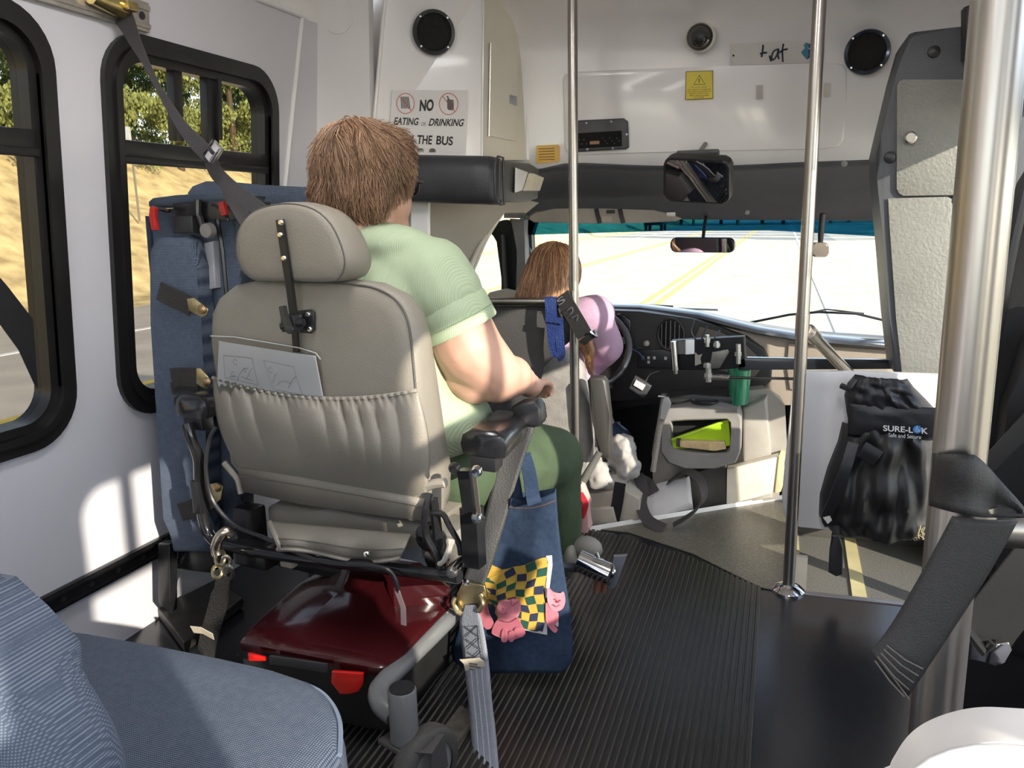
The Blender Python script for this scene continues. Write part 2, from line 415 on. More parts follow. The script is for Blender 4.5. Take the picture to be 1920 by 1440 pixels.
# ---- bulkhead behind the driver: flat piece, turned sign panel, its side
YB = 2.40
b = B()
b.plate([V3((-1.63, YB, -.0)), V3((-1.63, YB, 1.86)), V3((-1.26, YB, 1.86)), P(695, 300, YB), P(695, 480, YB), V3((-1.28, YB, 0))], (0, .03, 0))
tag(b.build('wall_front_left', white), kind='structure')
b = B(); b.box(P(570, 324, YB - .008), (.16, .016, .012), bev=.003); b.box(P(570, 330, YB - .006), (.16, .012, .02), bev=.003)
tag(b.build('trim_3', white), kind='structure')
SA, SB = P(695, 300, 2.41), P(903, 300, 2.62)       # bottom corners of the sign panel
SAt, SBt = P(724, -25, 2.41), P(906, -25, 2.62)
b = B(); sn = (SB - SA).cross(SAt - SA).normalized(); sn = sn if sn.y < 0 else -sn
b.plate([SA, SB, SBt, SAt], -sn * .03)
tag(b.build('wall_sign_panel', white), kind='structure')
b = B()
sd = [P(903, 300, 2.62), P(988, 300, 2.86), P(987, 200, 2.86), P(985, 130, 2.86), P(976, 60, 2.84), P(962, 15, 2.80), P(945, -25, 2.76), P(906, -25, 2.62)]
b.plate(sd, V3((-.03, .01, 0)))
tag(b.build('wall_sign_side', cream), kind='structure')
b = B(); b.tube([sd[0] + V3((.002, -.002, 0)), sd[7] + V3((.002, -.002, 0))], .004, 6); b.tube(spl([sd[i] + V3((.003, -.004, 0)) for i in range(1, 7)], 5), .008, 6)
b.tube([SA + sn * .001, SAt + sn * .001], .006, 6)
tag(b.build('trim_4', white), kind='structure')

b = B(); b.box((-1.29, 2.68, 1.62), (.5, .03, .62)); tag(b.build('wall_front_filler', white), kind='structure')
# ---- white fascia over the windscreen
def fy(u): return lerp(2.86, 3.0, (u - 988) / 652)
FB = [(960, 322), (988, 319), (1022, 315), (1060, 306), (1085, 305), (1172, 309), (1242, 311), (1372, 310), (1400, 309), (1500, 304), (1641, 299), (1730, 296)]
def fbv(u):
    for (a, c), (d, e) in zip(FB, FB[1:]):
        if a <= u <= d: return lerp(c, e, (u - a) / (d - a))
    return FB[-1][1]
def fasc(s, t):
    u = lerp(900, 1840, s); Y0 = fy(u); k = t * 10
    if k <= 6: return P(u, lerp(fbv(u), 62, k / 6), Y0 - .03 * (k / 6) ** 2)
    p = P(u, 62, Y0 - .03); a = [(0, 0), (.035, .045), (.11, .085), (.22, .11), (.45, .13)]
    i = min(4, int(round(k - 6))); return p + V3((0, -a[i][0], a[i][1]))
b = B(); b.grid(fasc, 24, 10)
tag(b.build('wall_front', white, solid=.012, ang=70), kind='structure')
def F(u, v, d=.0):
    k = max(0, min(1, (fbv(u) - v) / (fbv(u) - 62))); return P(u, v, fy(u) - .03 * k * k - .006 - d)
b = B(); rp = [(1056, 150), (1060, 140), (1072, 136), (1200, 131), (1400, 124), (1560, 119), (1580, 122), (1587, 134), (1586, 200), (1582, 262), (1572, 275), (1550, 279), (1300, 284), (1078, 291), (1066, 287), (1060, 275)]
b.plate([F(u, v, -.004) for u, v in rp], V3((0, -.016, 0)), .007, 3)
tag(b.build('trim_5', white, ang=50), kind='structure')
# grey headliner sloping forward to the windscreen
WT = [(940, 398), (985, 404), (1060, 404), (1170, 406), (1242, 408), (1400, 411), (1500, 412), (1641, 412), (1730, 412)]
def hdr(s, t):
    u = lerp(945, 1840, s); a = P(u, fbv(max(960, u)) + 1, fy(u) - .002)
    v = 405 + 7 * s; c = P(u, v + 2, 3.42); q = a.lerp(c, t); q.z += .03 * math.sin(PI * t); return q
b = B(); b.grid(hdr, 20, 8); tag(b.build('ceiling_cab', greyhd, solid=.01, ang=70), kind='structure')
# ---- windscreen
def ws(u, v): t = (v - 400) / 230; return P(u, v, 3.42 + .36 * t)
b = B()
for q in ([(978, 418), (990, 404), (1010, 404), (995, 440), (1005, 590), (985, 590)], [(1652, 405), (1690, 405), (1690, 660), (1668, 660), (1660, 560)]):
    b.plate([ws(*p) for p in q], (0, .05, 0), .004)
tag(b.build('window_frame_cab', greypl), kind='structure')
b = B(); b.plate([ws(975, 400), ws(1700, 400), ws(1700, 660), ws(975, 660)], V3((0, .005, 0))); wsp = b.build('window_9', gl_clear, smooth=False); tag(wsp, kind='structure')
b = B(); b.plate([ws(975, 400) + V3((0, -.003, 0)), ws(1700, 400) + V3((0, -.003, 0)), ws(1700, 446) + V3((0, -.003, 0)), ws(1440, 432) + V3((0, -.003, 0)), ws(1250, 433) + V3((0, -.003, 0)), ws(975, 441) + V3((0, -.003, 0))], V3((0, .002, 0)))
tag(b.build('shade_band', glass('blue_shade_band', (.09, .30, .42), .03), smooth=False, parent=wsp))
# ---- driver's side: B pillar, door window, A pillar
b = B()
bp = [(690, 372), (985, 372), (1012, 380), (985, 402), (945, 396), (928, 420), (905, 452), (868, 525), (845, 580), (690, 580)]
b.plate([P(u, v, 2.62 + (u - 690) * .0013) for u, v in bp], V3((-.06, .05, 0)), .006)
tag(b.build('wall_cab_pillar', beige), kind='structure')
b = B(); b.plate([P(770, 372, 2.47), P(803, 372, 2.47), P(803, 600, 2.47), P(770, 600, 2.47)], (0, .02, 0), .003)
tag(b.build('trim_6', white), kind='structure')
b = B(); b.tube(spl([P(947, 392, 3.0), P(905, 452, 2.9), P(868, 530, 2.82)], 6), .009, 8); b.tube(spl([P(940, 404, 3.02), P(912, 450, 2.93), P(880, 525, 2.86)], 6), .006, 8)
tag(b.build('trim_7', cream), kind='structure')
b = B(); ap = [(912, 436), (922, 418), (945, 412), (972, 418), (984, 440), (986, 500), (984, 575), (938, 575), (940, 520), (934, 452), (927, 440)]
b.plate([P(u, v, 3.28) for u, v in ap], (0, .06, 0), .008)
tag(b.build('trim_8', blk), kind='structure')
b = B(); b.plate([P(u, v, 3.30) for u, v in [(946, 440), (950, 440), (956, 560), (951, 560)]], (0, -.045, 0)); tag(b.build('trim_9', greypl), kind='structure')
b = B(); b.plate([P(u, v, 3.22) for u, v in [(955, 410), (984, 412), (983, 440), (988, 580), (966, 580), (969, 470), (964, 432)]], (0, .05, 0), .004)
tag(b.build('trim_10', mat('pillar_grey', (.20, .20, .20), .5)), kind='structure')
b = B(); b.plate([P(u, v, 3.2) for u, v in [(830, 420), (960, 410), (960, 600), (830, 600)]], (0, .004, 0)); tag(b.build('window_10', gl_clear, smooth=False), kind='structure')
b = B(); b.plate([P(u, v, 2.95) for u, v in [(905, 560), (915, 549), (935, 545), (965, 552), (985, 562), (985, 640), (905, 640)]], (0, .12, 0), .02); tag(b.build('door_1', beige), kind='structure')
# cab side skins that close the body
b = B(); b.box((-1.62, 3.0, .2), (.03, 1.1, .95)); tag(b.build('wall_cab_left', greypl), kind='structure')
b = B(); b.box((.64, 3.2, .0), (.03, .5, .8)); tag(b.build('wall_cab_right', greypl), kind='structure')

b = B(); b.box((-.4, 3.52, .06), (2.4, .03, .82)); tag(b.build('wall_firewall', blk), kind='structure')
# ---- floor
vinblk = mat('smooth_black_vinyl_floor', (.013, .014, .018), .24, var=.25, vs=40, bump=.04, bs=90)
vinbr = mat('speckled_brown_vinyl', (.15, .136, .108), .38, var=.35, vs=160, bump=.1, bs=200)
FE0, FE1 = PZ(1085, 990, 0), PZ(1474, 929, 0)
TH0, TH1 = PZ(1490, 1112, 0), PZ(1720, 1137, 0)
b = B(); b.plate([V3((-1.64, -2.42, 0)), V3((.64, -2.42, 0)), V3((.64, TH1.y, 0)), TH1, TH0, FE1, FE0, V3((-1.64, 2.45, 0))], (0, 0, -.05))
tag(b.build('floor', vinblk), kind='structure')
b = B(); wv_ = [FE0, FE1, PZ(1476, 1040, 0), PZ(1482, 1113, 0), PZ(1425, 1103, 0), PZ(1300, 1040, 0), PZ(1180, 1000, 0)]
b.plate([p + V3((0, 0, .004)) for p in wv_], (0, 0, -.003)); tag(b.build('floor_front', vinbr), kind='structure')
b = B(); b.plate([p + V3((0, 0, .0)) for p in (PZ(1075, 992, .02), PZ(1480, 926, .02), PZ(1480, 936, .0), PZ(1075, 1003, .0))], V3((0, .012, -.004)), .002)
tag(b.build('trim_11', mat('white_edge_trim', (.78, .76, .72), .4)), kind='structure')
b = B(); b.box((-.75, 3.1, -.27), (1.75, 1.4, .04)); tag(b.build('floor_cab', mat('cab_floor_grey', (.10, .095, .085), .7, bump=.3)), kind='structure')
b = B(); b.box((-.75, 2.56, -.14), (1.75, .02, .25)); tag(b.build('wall_step_cab', greypl), kind='structure')
b = B()
b.plate([PZ(1484, 1000, -.2), PZ(1484, 1100, -.2), V3((.12, TH0.y, -.2)), V3((.63, TH1.y, -.2)), V3((.63, 3.2, -.2)), V3((.1, 3.2, -.2))], (0, 0, -.03))
b.box((.36, TH0.y + .012, -.11), (.54, .02, .19)); tag(b.build('floor_step', mat('step_vinyl', (.17, .165, .15), .45, var=.3, vs=160)), kind='structure')
b = B(); b.box((.36, 3.22, .05), (.6, .02, .6)); tag(b.build('wall_stepwell', mat('step_wall', (.07, .065, .055), .6)), kind='structure')
b = B()
for q in ([(1489, 1000), (1497, 1000), (1503, 1108), (1488, 1108)], [(1583, 1008), (1604, 1008), (1627, 1126), (1599, 1124)]):
    b.plate([PZ(u, v, -.195) for u, v in q], (0, 0, -.003))
b.build('trim_12', mat('pale_yellow_edge', (.62, .55, .30), .5)); tag(bpy.data.objects['trim_12'], kind='structure')
b = B(); b.plate([TH0 + V3((-.06, -.006, .004)), TH1 + V3((0, -.006, .004)), TH1 + V3((0, .014, .004)), TH0 + V3((-.06, .014, .004))], (0, 0, -.012), .002)
tag(b.build('trim_13', mat('threshold_metal', (.35, .33, .33), .4, .7)), kind='structure')
b = B(); b.plate([PZ(1600, 985, -.02), PZ(1745, 985, -.02), PZ(1745, 995, -.02), PZ(1600, 993, -.02)], (0, .3, -.01)); tag(b.build('trim_14', cream), kind='structure')

# ================================================================== OUTSIDE
G = -.8
asph = mat('asphalt', (.47, .425, .35), .9, var=.14, vs=1.2, bump=.2, bs=25)
b = B(); b.box((-5.5, 120, G - .05), (17.5, 400, .1)); tag(b.build('road', asph), kind='structure')
dry = mat('dry_grass', (.78, .56, .26), .95, var=.42, vs=1.6, bump=1.0, bs=7)
dry2 = mat('dry_verge', (.80, .70, .50), .95, var=.2, vs=1.2)
rng = random.Random(3)
def bank(s, t):
    y = lerp(-20, 230, s); x = lerp(-14.0, -60, t ** 1.6); d = -14.0 - x
    z = G + .0 + max(0, min(4.6, (d - 2.0) * .55)) + .35 * noise.noise(V3((x * .35, y * .35, 0))) * min(1, d * .5)
    return V3((x, y, z))
b = B(); b.grid(bank, 150, 40); tag(b.build('hillside', dry), kind='structure')
b = B(); b.grid(lambda s, t: V3((lerp(3.2, 80, s ** 1.5), lerp(-40, 230, t), G + .02 + .02 * lerp(0, 40, s ** 1.5) * .6 - .02)), 20, 30); tag(b.build('ground', dry2), kind='structure')
b = B()
mw, my = mat('road_white_paint', (.82, .80, .75), .8), mat('road_yellow_paint', (.80, .55, .12), .8)
for x, m_ in ((.92, mw), (-11.0, mw)): b.use(m_); b.box((x, 100, G + .008), (.14, 260, .012))
for x in (-2.45, -2.75, -6.9, -7.2): b.use(my); b.box((x, 100, G + .008), (.12, 260, .012))
tag(b.build('road_marking', mw), kind='structure')
# roadside trees: trunk and clumped leaf crown, several shapes copied along the bank
leafA = mat('leaf_olive', (.26, .29, .085), .8, var=.55, vs=2.0)
leafB = mat('leaf_dark', (.075, .12, .045), .8, var=.5, vs=2.0)
bark = mat('bark', (.12, .08, .05), .9, bump=.5)
def make_tree(h, rad, n, leaf, seed, label, group, ls=1.0):
    r = random.Random(seed); t = thing('pine_tree', label, 'tree', (0, 0, 0), group)
    b = B(); b.tube([V3((0, 0, -.5)), V3((.05, 0, h * .5)), V3((0, .04, h * .95))], [h * .022, h * .015, .01], 7); b.build('trunk', bark, t)
    b = B(); cl = []
    for k in range(46):
        f_ = r.random() ** .8; z = lerp(h * .06, h, f_); rr = rad * (1 - .72 * f_) * math.sqrt(r.random()); a = r.random() * 6.283
        cl.append((V3((rr * math.cos(a), rr * math.sin(a), z)), rad * lerp(.36, .2, f_)))
    for k in range(n):
        c, cr = r.choice(cl); d = V3((r.gauss(0, 1), r.gauss(0, 1), r.gauss(0, .7))).normalized() * cr * (r.random() ** .4)
        p = c + d; u = V3((r.gauss(0, 1), r.gauss(0, 1), r.gauss(0, .6))).normalized(); _, s_, q_ = fr(u); sz = rad * ls * r.uniform(.018, .042)
        v = [b.bm.verts.new(p + s_ * sz * i + q_ * sz * 1.6 * j) for i, j in ((-1, 0), (0, -1), (1, 0), (0, 1))]; b.f(v)
    b.build('crown', leaf, t, smooth=False, fix=False)
    return t
def copy_tree(o, parent=None):
    c = o.copy(); COL.objects.link(c); c.parent = parent
    for ch in o.children:
        d = copy_tree(ch, c); d.matrix_parent_inverse = ch.matrix_parent_inverse.copy()
    return c
GL = 'trees above the dry bank'
LT = ['olive pine on top of the dry bank beyond the side road', 'dark pine between olive ones on top of the dry bank']
protos = [make_tree(7.5, 1.75, 8000, leafA, 1, LT[0], GL), make_tree(8.5, 1.6, 8000, leafB, 2, LT[1], GL), make_tree(7.2, 1.8, 8000, leafA, 5, LT[0], GL)]
far = make_tree(13, 3.0, 2400, leafB, 9, 'dark pine at the far end of the road ahead', 'trees at the end of the road', 3.2)
r = random.Random(11); k = 0; spots = []
for q_, y in enumerate(np.arange(8, 52, 1.95)):
    spots.append((-22.6 - 4.2 * (q_ % 2) - .10 * max(0, y - 20), y + r.uniform(-.15, .15)))
    if q_ % 2: spots.append((-31.5 - .1 * max(0, y - 20), y - 1.9 + r.uniform(-.2, .2)))
for i, (x, y) in enumerate(spots):
    p0 = protos[i % 3]; o = p0 if i < 3 else copy_tree(p0)
    dd = -14.0 - x; o.location = (x, y, G + max(0, min(4.6, (dd - 2) * .55)) - .3); o.rotation_euler = (0, 0, r.random() * 6.28)
    s = r.uniform(.92, 1.08); o.scale = (s, s, s)
fs = [(x, 120) for x in np.arange(-62, 66, 6.2)] + [(x + 3.1, 131) for x in np.arange(-62, 66, 6.2)] + [(9 + (y - 45) * .1, y) for y in np.arange(52, 112, 7)] + [(-27, y) for y in np.arange(55, 112, 7)]
for i, (x, y) in enumerate(fs):
    o = far if i == 0 else copy_tree(far); o.location = (x, y, G - .3 + (3.5 if x < -20 else 0)); o.rotation_euler = (0, 0, r.random() * 6.28)
    s = r.uniform(.8, 1.0); o.scale = (s, s, s)
# vehicle far ahead
cp = PZ(1224, 433, G); t = thing('pickup_truck', 'small dark vehicle far ahead on the road', 'vehicle', cp)
b = B(); b.box(cp + V3((0, 2, 1.0)), (2.0, 4.6, .8), bev=.15); b.box(cp + V3((0, 2.2, 1.65)), (1.7, 2.0, .7), bev=.2); b.build('body', blkm, t)
b = B(); b.box(cp + V3((0, 1.19, 1.65)), (1.4, .02, .45)); b.build('rear_window', mat('dark_glass', (.03, .05, .07), .1), t)
for sx in (-.85, .85):
    for sy in (.6, 3.4):
        b = B(); b.cyl(cp + V3((sx - .12, sy, .38)), cp + V3((sx + .12, sy, .38)), .38); b.build('wheel', blkrub, t)
# small white sign by the bank, seen through the second window
sp_ = V3((-16.2, 16.6, 0)); sp_ = PX(233, 250, -19.0)
t = thing('road_sign', 'small pale road sign on the bank seen through the second window', 'sign', (sp_.x, sp_.y, 1.2))
b = B(); b.box(sp_, (.03, .5, .42)); b.build('sign_face', mat('sign_pale', (.5, .52, .5), .6), t)
b = B(); b.box(sp_ + V3((-.04, .25, -1.4)), (.05, .05, 2.4)); b.build('post', alum, t)
# ================================================================== FIXED FITTINGS OF THE BUS FRONT
inkm = mat('black_ink', (.02, .022, .022), .6)
redink = mat('red_ink', (.62, .16, .12), .6)
greyink = mat('grey_ink', (.13, .135, .13), .6)
# ---- NO EATING sign on the turned panel
pn = sn
def S(u, v, d=.0015): return PP(u, v, SA, pn) + pn * d
sign = thing('sign_sheet', 'paper sign banning eating and drinking on the white panel below the round speaker', 'sign', S(800, 230))
b = B(); b.plate([S(735, 169), S(877, 169), S(873, 290), S(728, 287)], pn * .0005); b.build('sheet', mat('paper_white', (.76, .75, .74), .6, var=.02), sign, False)
def stext(body, u0, v0, u1, v1, h, m=inkm, bold=.0, sh=.06):
    O = S(u0, v0, .0026); ux = S(u1, v1, .0026) - O; uy = S(u0, v0 - h, .0026) - O
    return lettering(body, O, ux, uy, m, sign, 'lettering', shear=sh, bold=bold)
stext('NO', 786, 209, 812, 208, 22, bold=.04); stext('EATING', 738, 234, 783, 235, 14, bold=.024); stext('OR', 789, 236, 798, 236, 7, greyink)
stext('DRINKING', 803, 236, 867, 237, 14, bold=.024); stext('ON', 748, 269, 774, 270, 17, bold=.028); stext('THE', 781, 270, 809, 271, 17, bold=.028); stext('BUS', 817, 271, 848, 273, 17, bold=.028)
for (cx, cy, rx) in ((760, 194, 16.5), (841, 195, 17.5)):
    b = B(); b.tube([S(cx + rx * math.cos(t), cy + rx * 1.15 * math.sin(t), .003) for t in [2 * PI * k / 28 for k in range(28)]], .0012, 5, True)
    b.tube([S(cx - rx * .68, cy - rx * .85, .0032), S(cx + rx * .68, cy + rx * .85, .0032)], .0012, 5); b.build('ban_circle', redink, sign)
b = B()
for k in range(6):
    x = 751 + k * 2.6; b.plate([S(x, 181 + abs(k - 2.5) * .5), S(x + 2.0, 181), S(x + 3.2 + k * .4, 203), S(x + 1.2 + k * .4, 204)], pn * .0006)
b.plate([S(750, 203), S(768, 202), S(767, 205), S(752, 206)], pn * .0004); b.build('snack_picture', greyink, sign, False)
b = B(); b.plate([S(838, 186), S(850, 187), S(851, 205), S(846, 207), S(840, 206), S(838, 203)], pn * .0005); b.plate([S(837, 180), S(840, 180), S(843, 188), S(840, 188)], pn * .0006); b.build('drink_picture', greyink, sign, False)
for cx in (771, 788, 810):
    b = B(); y = 281 + (cx - 770) * .02
    b.plate([S(cx - 6, y + 2), S(cx - 5, y - 2), S(cx - 1, y - 4), S(cx + 5, y - 3), S(cx + 7, y + 1), S(cx + 6, y + 4), S(cx - 5, y + 4)], pn * .0005)
    b.build('van_picture', greyink, sign, False)
# ---- speakers
def speaker(c, n, r, label, rim, shade):
    t = thing('speaker', label, 'speaker', c); n = V3(n).normalized()
    b = B(); b.lathe(c, n, [(r * .80, .002), (r * .83, .010), (r * .95, .012), (r, .006), (r, 0)], 36, False); b.lathe(c, n, [(r * .99, .001), (.001, .001)], 36, False); b.build('rim', rim, t)
    b = B(); b.lathe(c, n, [(r * .83, .004), (r * .6, .009), (r * .25, .012), (.001, .0125)], 36, False); b.build('grille', shade, t)
    _, s_, q_ = fr(n)
    for k in range(4):
        b = B(); a = PI / 4 + k * PI / 2; screw(b, c + (s_ * math.cos(a) + q_ * math.sin(a)) * r * .9 + n * .011, n, .004); b.build('screw', bolt_m, t)
grl = mat('speaker_grille', (.012, .010, .009), .7, bump=.9, bs=500)
rS = (S(853, 60) - S(774, 60)).length / 2
speaker(S(813, 61), pn, rS, 'round black speaker on the white panel above the no eating sign', blk, grl)
cS = F(1626, 98, .017); rS = (P(1669, 98, fy(1626)) - P(1583, 98, fy(1626))).length / 2
speaker(cS, (-.10, -1, -.05), rS, 'round speaker with shiny blue black rim at the right end of the white fascia', mat('gloss_blue_black', (.03, .04, .06), .12, .4), grl)
# old round cover plate left of the sign panel, small access door on the side face
b = B(); b.lathe(P(634, 30, YB - .001), (0, -1, 0), [(.055, 0), (.054, .003), (.001, .0035)], 30); tag(b.build('cover_plate', white), 'round white blanking cover on the bulkhead beside the left wall', 'cover plate')
sdn = (sd[1] - sd[0]).cross(sd[7] - sd[0]).normalized(); sdn = sdn if sdn.x > 0 else -sdn
def SD(u, v, d=.002): return PP(u, v, sd[0], sdn) + sdn * d
t = thing('access_door', 'cream access hatch with a silver latch beside the sign panel', 'access door', SD(940, 170))
b = B(); b.plate([SD(919, 82), SD(970, 110), SD(966, 265), SD(916, 255)], sdn * .003, .001); b.build('door_leaf', cream, t)
b = B(); b.tube([SD(918, 81, .004), SD(915, 256, .004)], .0035, 6); b.build('hinge', bolt_m, t)
b = B(); b.plate([SD(953, 178, .005), SD(966, 181, .005), SD(966, 198, .005), SD(953, 194, .005)], sdn * .003, .001); b.build('latch', mat('latch_metal', (.4, .42, .45), .35, .8), t)
# ---- padded roll below the sign and its grey end piece with a lamp
t = thing('padded_bar', 'thick charcoal vinyl padded bar under the no eating sign', 'padding', P(850, 340, 2.42))
pr = [(0, .072), (-.05, .072), (-.075, .060), (-.085, .03), (-.085, -.045), (-.07, -.072), (-.04, -.078), (0, -.078)]
b = B(); rr_ = []
for u, v, Y, s in ((660, 332, 2.44, 1), (780, 334, 2.46, 1), (900, 337, 2.48, 1), (930, 338, 2.485, 1.0), (940, 338, 2.49, .93)):
    c = P(u, v, Y); rr_.append([c + V3((0, y * s, z * s)) for y, z in pr])
b.loft(rr_); b.build('roll', vinylg, t, ang=60)
b = B(); c = P(942, 338, 2.46); b.tube([c + V3((.004, y * .98, z * .97)) for y, z in pr], .004, 6, True); b.build('piping', vinylg, t)
t = thing('header_end', 'dark grey moulded end piece beside the padded bar, with a small lamp on it', 'trim piece', P(980, 340, 2.6))
b = B(); hp = [P(938, 300, 2.46), P(995, 306, 2.72), P(1012, 316, 2.80), P(1014, 336, 2.80), P(1010, 372, 2.80), P(992, 378, 2.74), P(936, 378, 2.46)]
b.plate(hp, V3((-.10, .06, 0)), .012); b.build('moulding', mat('olive_grey_plastic', (.09, .092, .082), .5, bump=.1), t)
t = thing('dome_lamp', 'small wedge shaped white lamp on the dark grey end piece', 'lamp', P(980, 340, 2.6))
a_ = [P(965, 315, 2.58), P(989, 324, 2.66), P(979, 357, 2.63), P(964, 362, 2.58)]
b = B(); b.plate(a_, V3((.012, -.03, 0)), .003); b.build('housing', mat('white_plastic', (.72, .7, .68), .35), t)
b = B(); b.plate([P(990, 325, 2.63), P(1009, 333, 2.68), P(1001, 358, 2.66), P(979, 358, 2.60)], V3((.02, .012, 0)), .004); b.build('lens', mat('ribbed_lens', (.55, .50, .38), .15, bump=1.0, bs=160, coat=.5), t)
# ---- things on the fascia
t = thing('dome_camera', 'small clear dome camera with white ring on the upper fascia', 'camera', F(1313, 70))
n_ = V3((-.05, -1, -.12)); r_ = .048; b = B(); b.lathe(F(1313, 70, .035), n_, [(r_ * .82, .004), (r_ * .9, .014), (r_, .010), (r_, -.03)], 30, False); b.build('ring', mat('ivory_plastic', (.68, .65, .58), .35), t)
b = B(); b.lathe(F(1313, 70, .034), n_, [(r_ * .84, 0), (r_ * .8, .014), (r_ * .62, .028), (r_ * .3, .037), (.001, .04)], 28, False); b.build('dome', mat('smoked_dome', (.03, .027, .025), .06, coat=1), t)
b = B(); b.lathe(F(1313, 70, .066), n_, [(.012, 0), (.012, .01), (.004, .012)], 14); b.build('lens', blk, t)
yel = mat('sticker_yellow', (.78, .62, .03), .35, var=.05); yel2 = mat('sticker_amber', (.66, .38, .03), .3, var=.1)
t = thing('warning_sticker', 'square yellow warning sticker with black triangle on the white fascia', 'sticker', F(1310, 160))
b = B(); b.plate([F(u, v, .021) for u, v in [(1286, 134), (1337, 132), (1337, 185), (1285, 187)]], (0, -.0008, 0)); b.build('sticker_face', yel, t, False)
b = B(); b.tube([F(u, v, .0225) for u, v in [(1286.5, 134.5), (1336.5, 132.5), (1336.5, 184.5), (1285.5, 186.5)]], .001, 4, True)
b.tube([F(u, v, .0225) for u, v in [(1311, 141), (1301, 158.5), (1322, 158)]], .0011, 4, True); b.tube([F(1311, 147, .0225), F(1311, 155, .0225)], .0012, 5); b.build('warning_triangle', inkm, t)
for tx, u0, u1, v in (('For your safety,', 1296, 1326, 165), ('you may be monitored', 1290, 1332, 169.4), ('by a video surveillance', 1289, 1333, 173), ('system which may', 1292, 1329, 176.6), ('also record audio', 1293, 1329, 180.2), ('recording', 1300, 1320, 183.8)):
    O = F(u0, v, .0224); lettering(tx, O, F(u1, v - .5, .0224) - O, F(u0, v - 2.9, .0224) - O, inkm, t)
t = thing('warning_sticker', 'small amber sticker near the left end of the fascia, above the grey headliner', 'sticker', F(1027, 289))
b = B(); b.plate([F(u, v, .003) for u, v in [(1006, 273), (1047, 271), (1050, 275), (1050, 301), (1046, 304), (1005, 307)]], (0, -.0008, 0)); b.build('sticker_face', yel2, t, False)
b = B()
for k in range(5): b.tube([F(1010, 279 + k * 5.2, .0046), F(1040, 278 + k * 5.2, .0046)], .0012, 4)
b.build('fine_print', mat('amber_ink', (.3, .16, .02), .5), t)
t = thing('notice_card', 'long pale card with handwriting above the raised fascia panel', 'notice card', F(1450, 100))
def C(u, v, d=.004): return F(u, v, d)
b = B(); b.plate([C(1369, 83), C(1545, 75), C(1545, 117), C(1369, 123)], (0, -.001, 0)); b.build('card', mat('card_grey', (.66, .64, .60), .45, var=.03), t, False)
b = B()
for st in ([(1431, 84), (1430, 95), (1428, 107)], [(1425, 101), (1432, 99), (1438, 99)], [(1443, 104), (1444, 108), (1446, 115)], [(1458, 92), (1450, 97), (1447, 108), (1450, 112), (1456, 105), (1460, 91), (1459, 103), (1461, 111)], [(1469, 82), (1467, 97), (1468, 116)], [(1461, 99), (1468, 94), (1477, 92)]):
    b.tube(spl([C(u, v, .0065) for u, v in st], 4), .0028, 5)
b.build('handwriting', mat('marker_ink', (.02, .022, .05), .5), t)
b = B(); b.ell(C(1512, 85, .006), (.008, .002, .008)); b.plate([C(u, v, .0055) for u, v in [(1502, 98), (1511, 88), (1517, 92), (1519, 102), (1513, 112), (1506, 104)]], (0, -.001, 0)); b.build('figure_emblem', mat('teal_ink', (.04, .23, .33), .5), t)
b = B(); b.ell(C(1519, 86, .007), (.007, .002, .007)); b.plate([C(u, v, .0065) for u, v in [(1515, 94), (1524, 90), (1524, 104), (1513, 112), (1516, 103)]], (0, -.001, 0)); b.build('figure_emblem', mat('navy_ink', (.03, .04, .12), .5), t)
b = B(); b.lathe(C(1375, 104, .005), (0, -1, 0), [(.004, 0), (.001, .002)], 8); b.build('pin', blk, t)
for i, (u, v, m_) in enumerate(((1425, 172, mat('tape_grey', (.50, .47, .45), .7)), (1551, 168, mat('tape_cream', (.60, .56, .51), .7)))):
    b = B(); b.plate([F(u - 6, v - 12, .0205), F(u + 6, v - 13, .0205), F(u + 5, v + 13, .0205), F(u - 7, v + 14, .0205)], (0, -.0008, 0))
    tag(b.build('tape_patch', m_, smooth=False), ['grey tape patch on the raised fascia panel between the two right poles', 'pale cream tape patch at the right end of the raised fascia panel'][i], 'tape')
t = thing('radio', 'dark recessed radio unit with small display in the white fascia', 'radio', F(1130, 255))
b = B(); rd = [(1078, 232), (1086, 226), (1170, 222), (1178, 228), (1180, 276), (1174, 280), (1086, 285), (1078, 280)]
b.plate([F(u, v, .019) for u, v in rd], (0, -.012, 0), .005); b.build('bezel', mat('radio_bezel', (.05, .052, .055), .45), t)
b = B(); b.plate([F(u, v, .0305) for u, v in [(1082, 250), (1166, 245), (1166, 274), (1082, 279)]], (0, -.002, 0)); fp = b.build('face', mat('radio_face', (.006, .006, .006), .6, spec=.15), t)
b = B(); b.plate([F(u, v, .033) for u, v in [(1106, 265), (1124, 264), (1124, 270), (1106, 271)]], (0, -.001, 0)); b.build('display', mat('amber_display', (.32, .14, .06), .4), fp)
b = B()
for k in range(8): b.box(F(1130 + k * 4.4, 259 + (k % 3) * 5, .033), (.004, .002, .003))
for k in range(4): b.box(F(1086 + k * 4.4, 262 + (k % 2) * 8, .033), (.004, .002, .003))
b.build('button', mat('dim_button', (.09, .09, .09), .5), fp)
for u, v in ((1100, 231), (1146, 228), (1175, 252), (1101, 280), (1149, 278)):
    b = B(); screw(b, F(u, v, .031), (0, -1, 0), .005); b.build('screw', mat('blued_screw', (.25, .28, .36), .3, .8), t)
# headliner screws and clip
for u, v, l in ((1583, 307, 'small grey screw cap at the top edge of the headliner near the round right speaker'), (1401, 398, 'small pale clip at the lower edge of the headliner above the windscreen')):
    b = B(); b.lathe(P(u, v, 2.93 if v < 350 else 3.32), (0, -1, -.2), [(.010, 0), (.008, .006), (.001, .008)], 12); tag(b.build('clip', mat('clip_grey', (.3, .3, .3), .4)), l, 'clip')
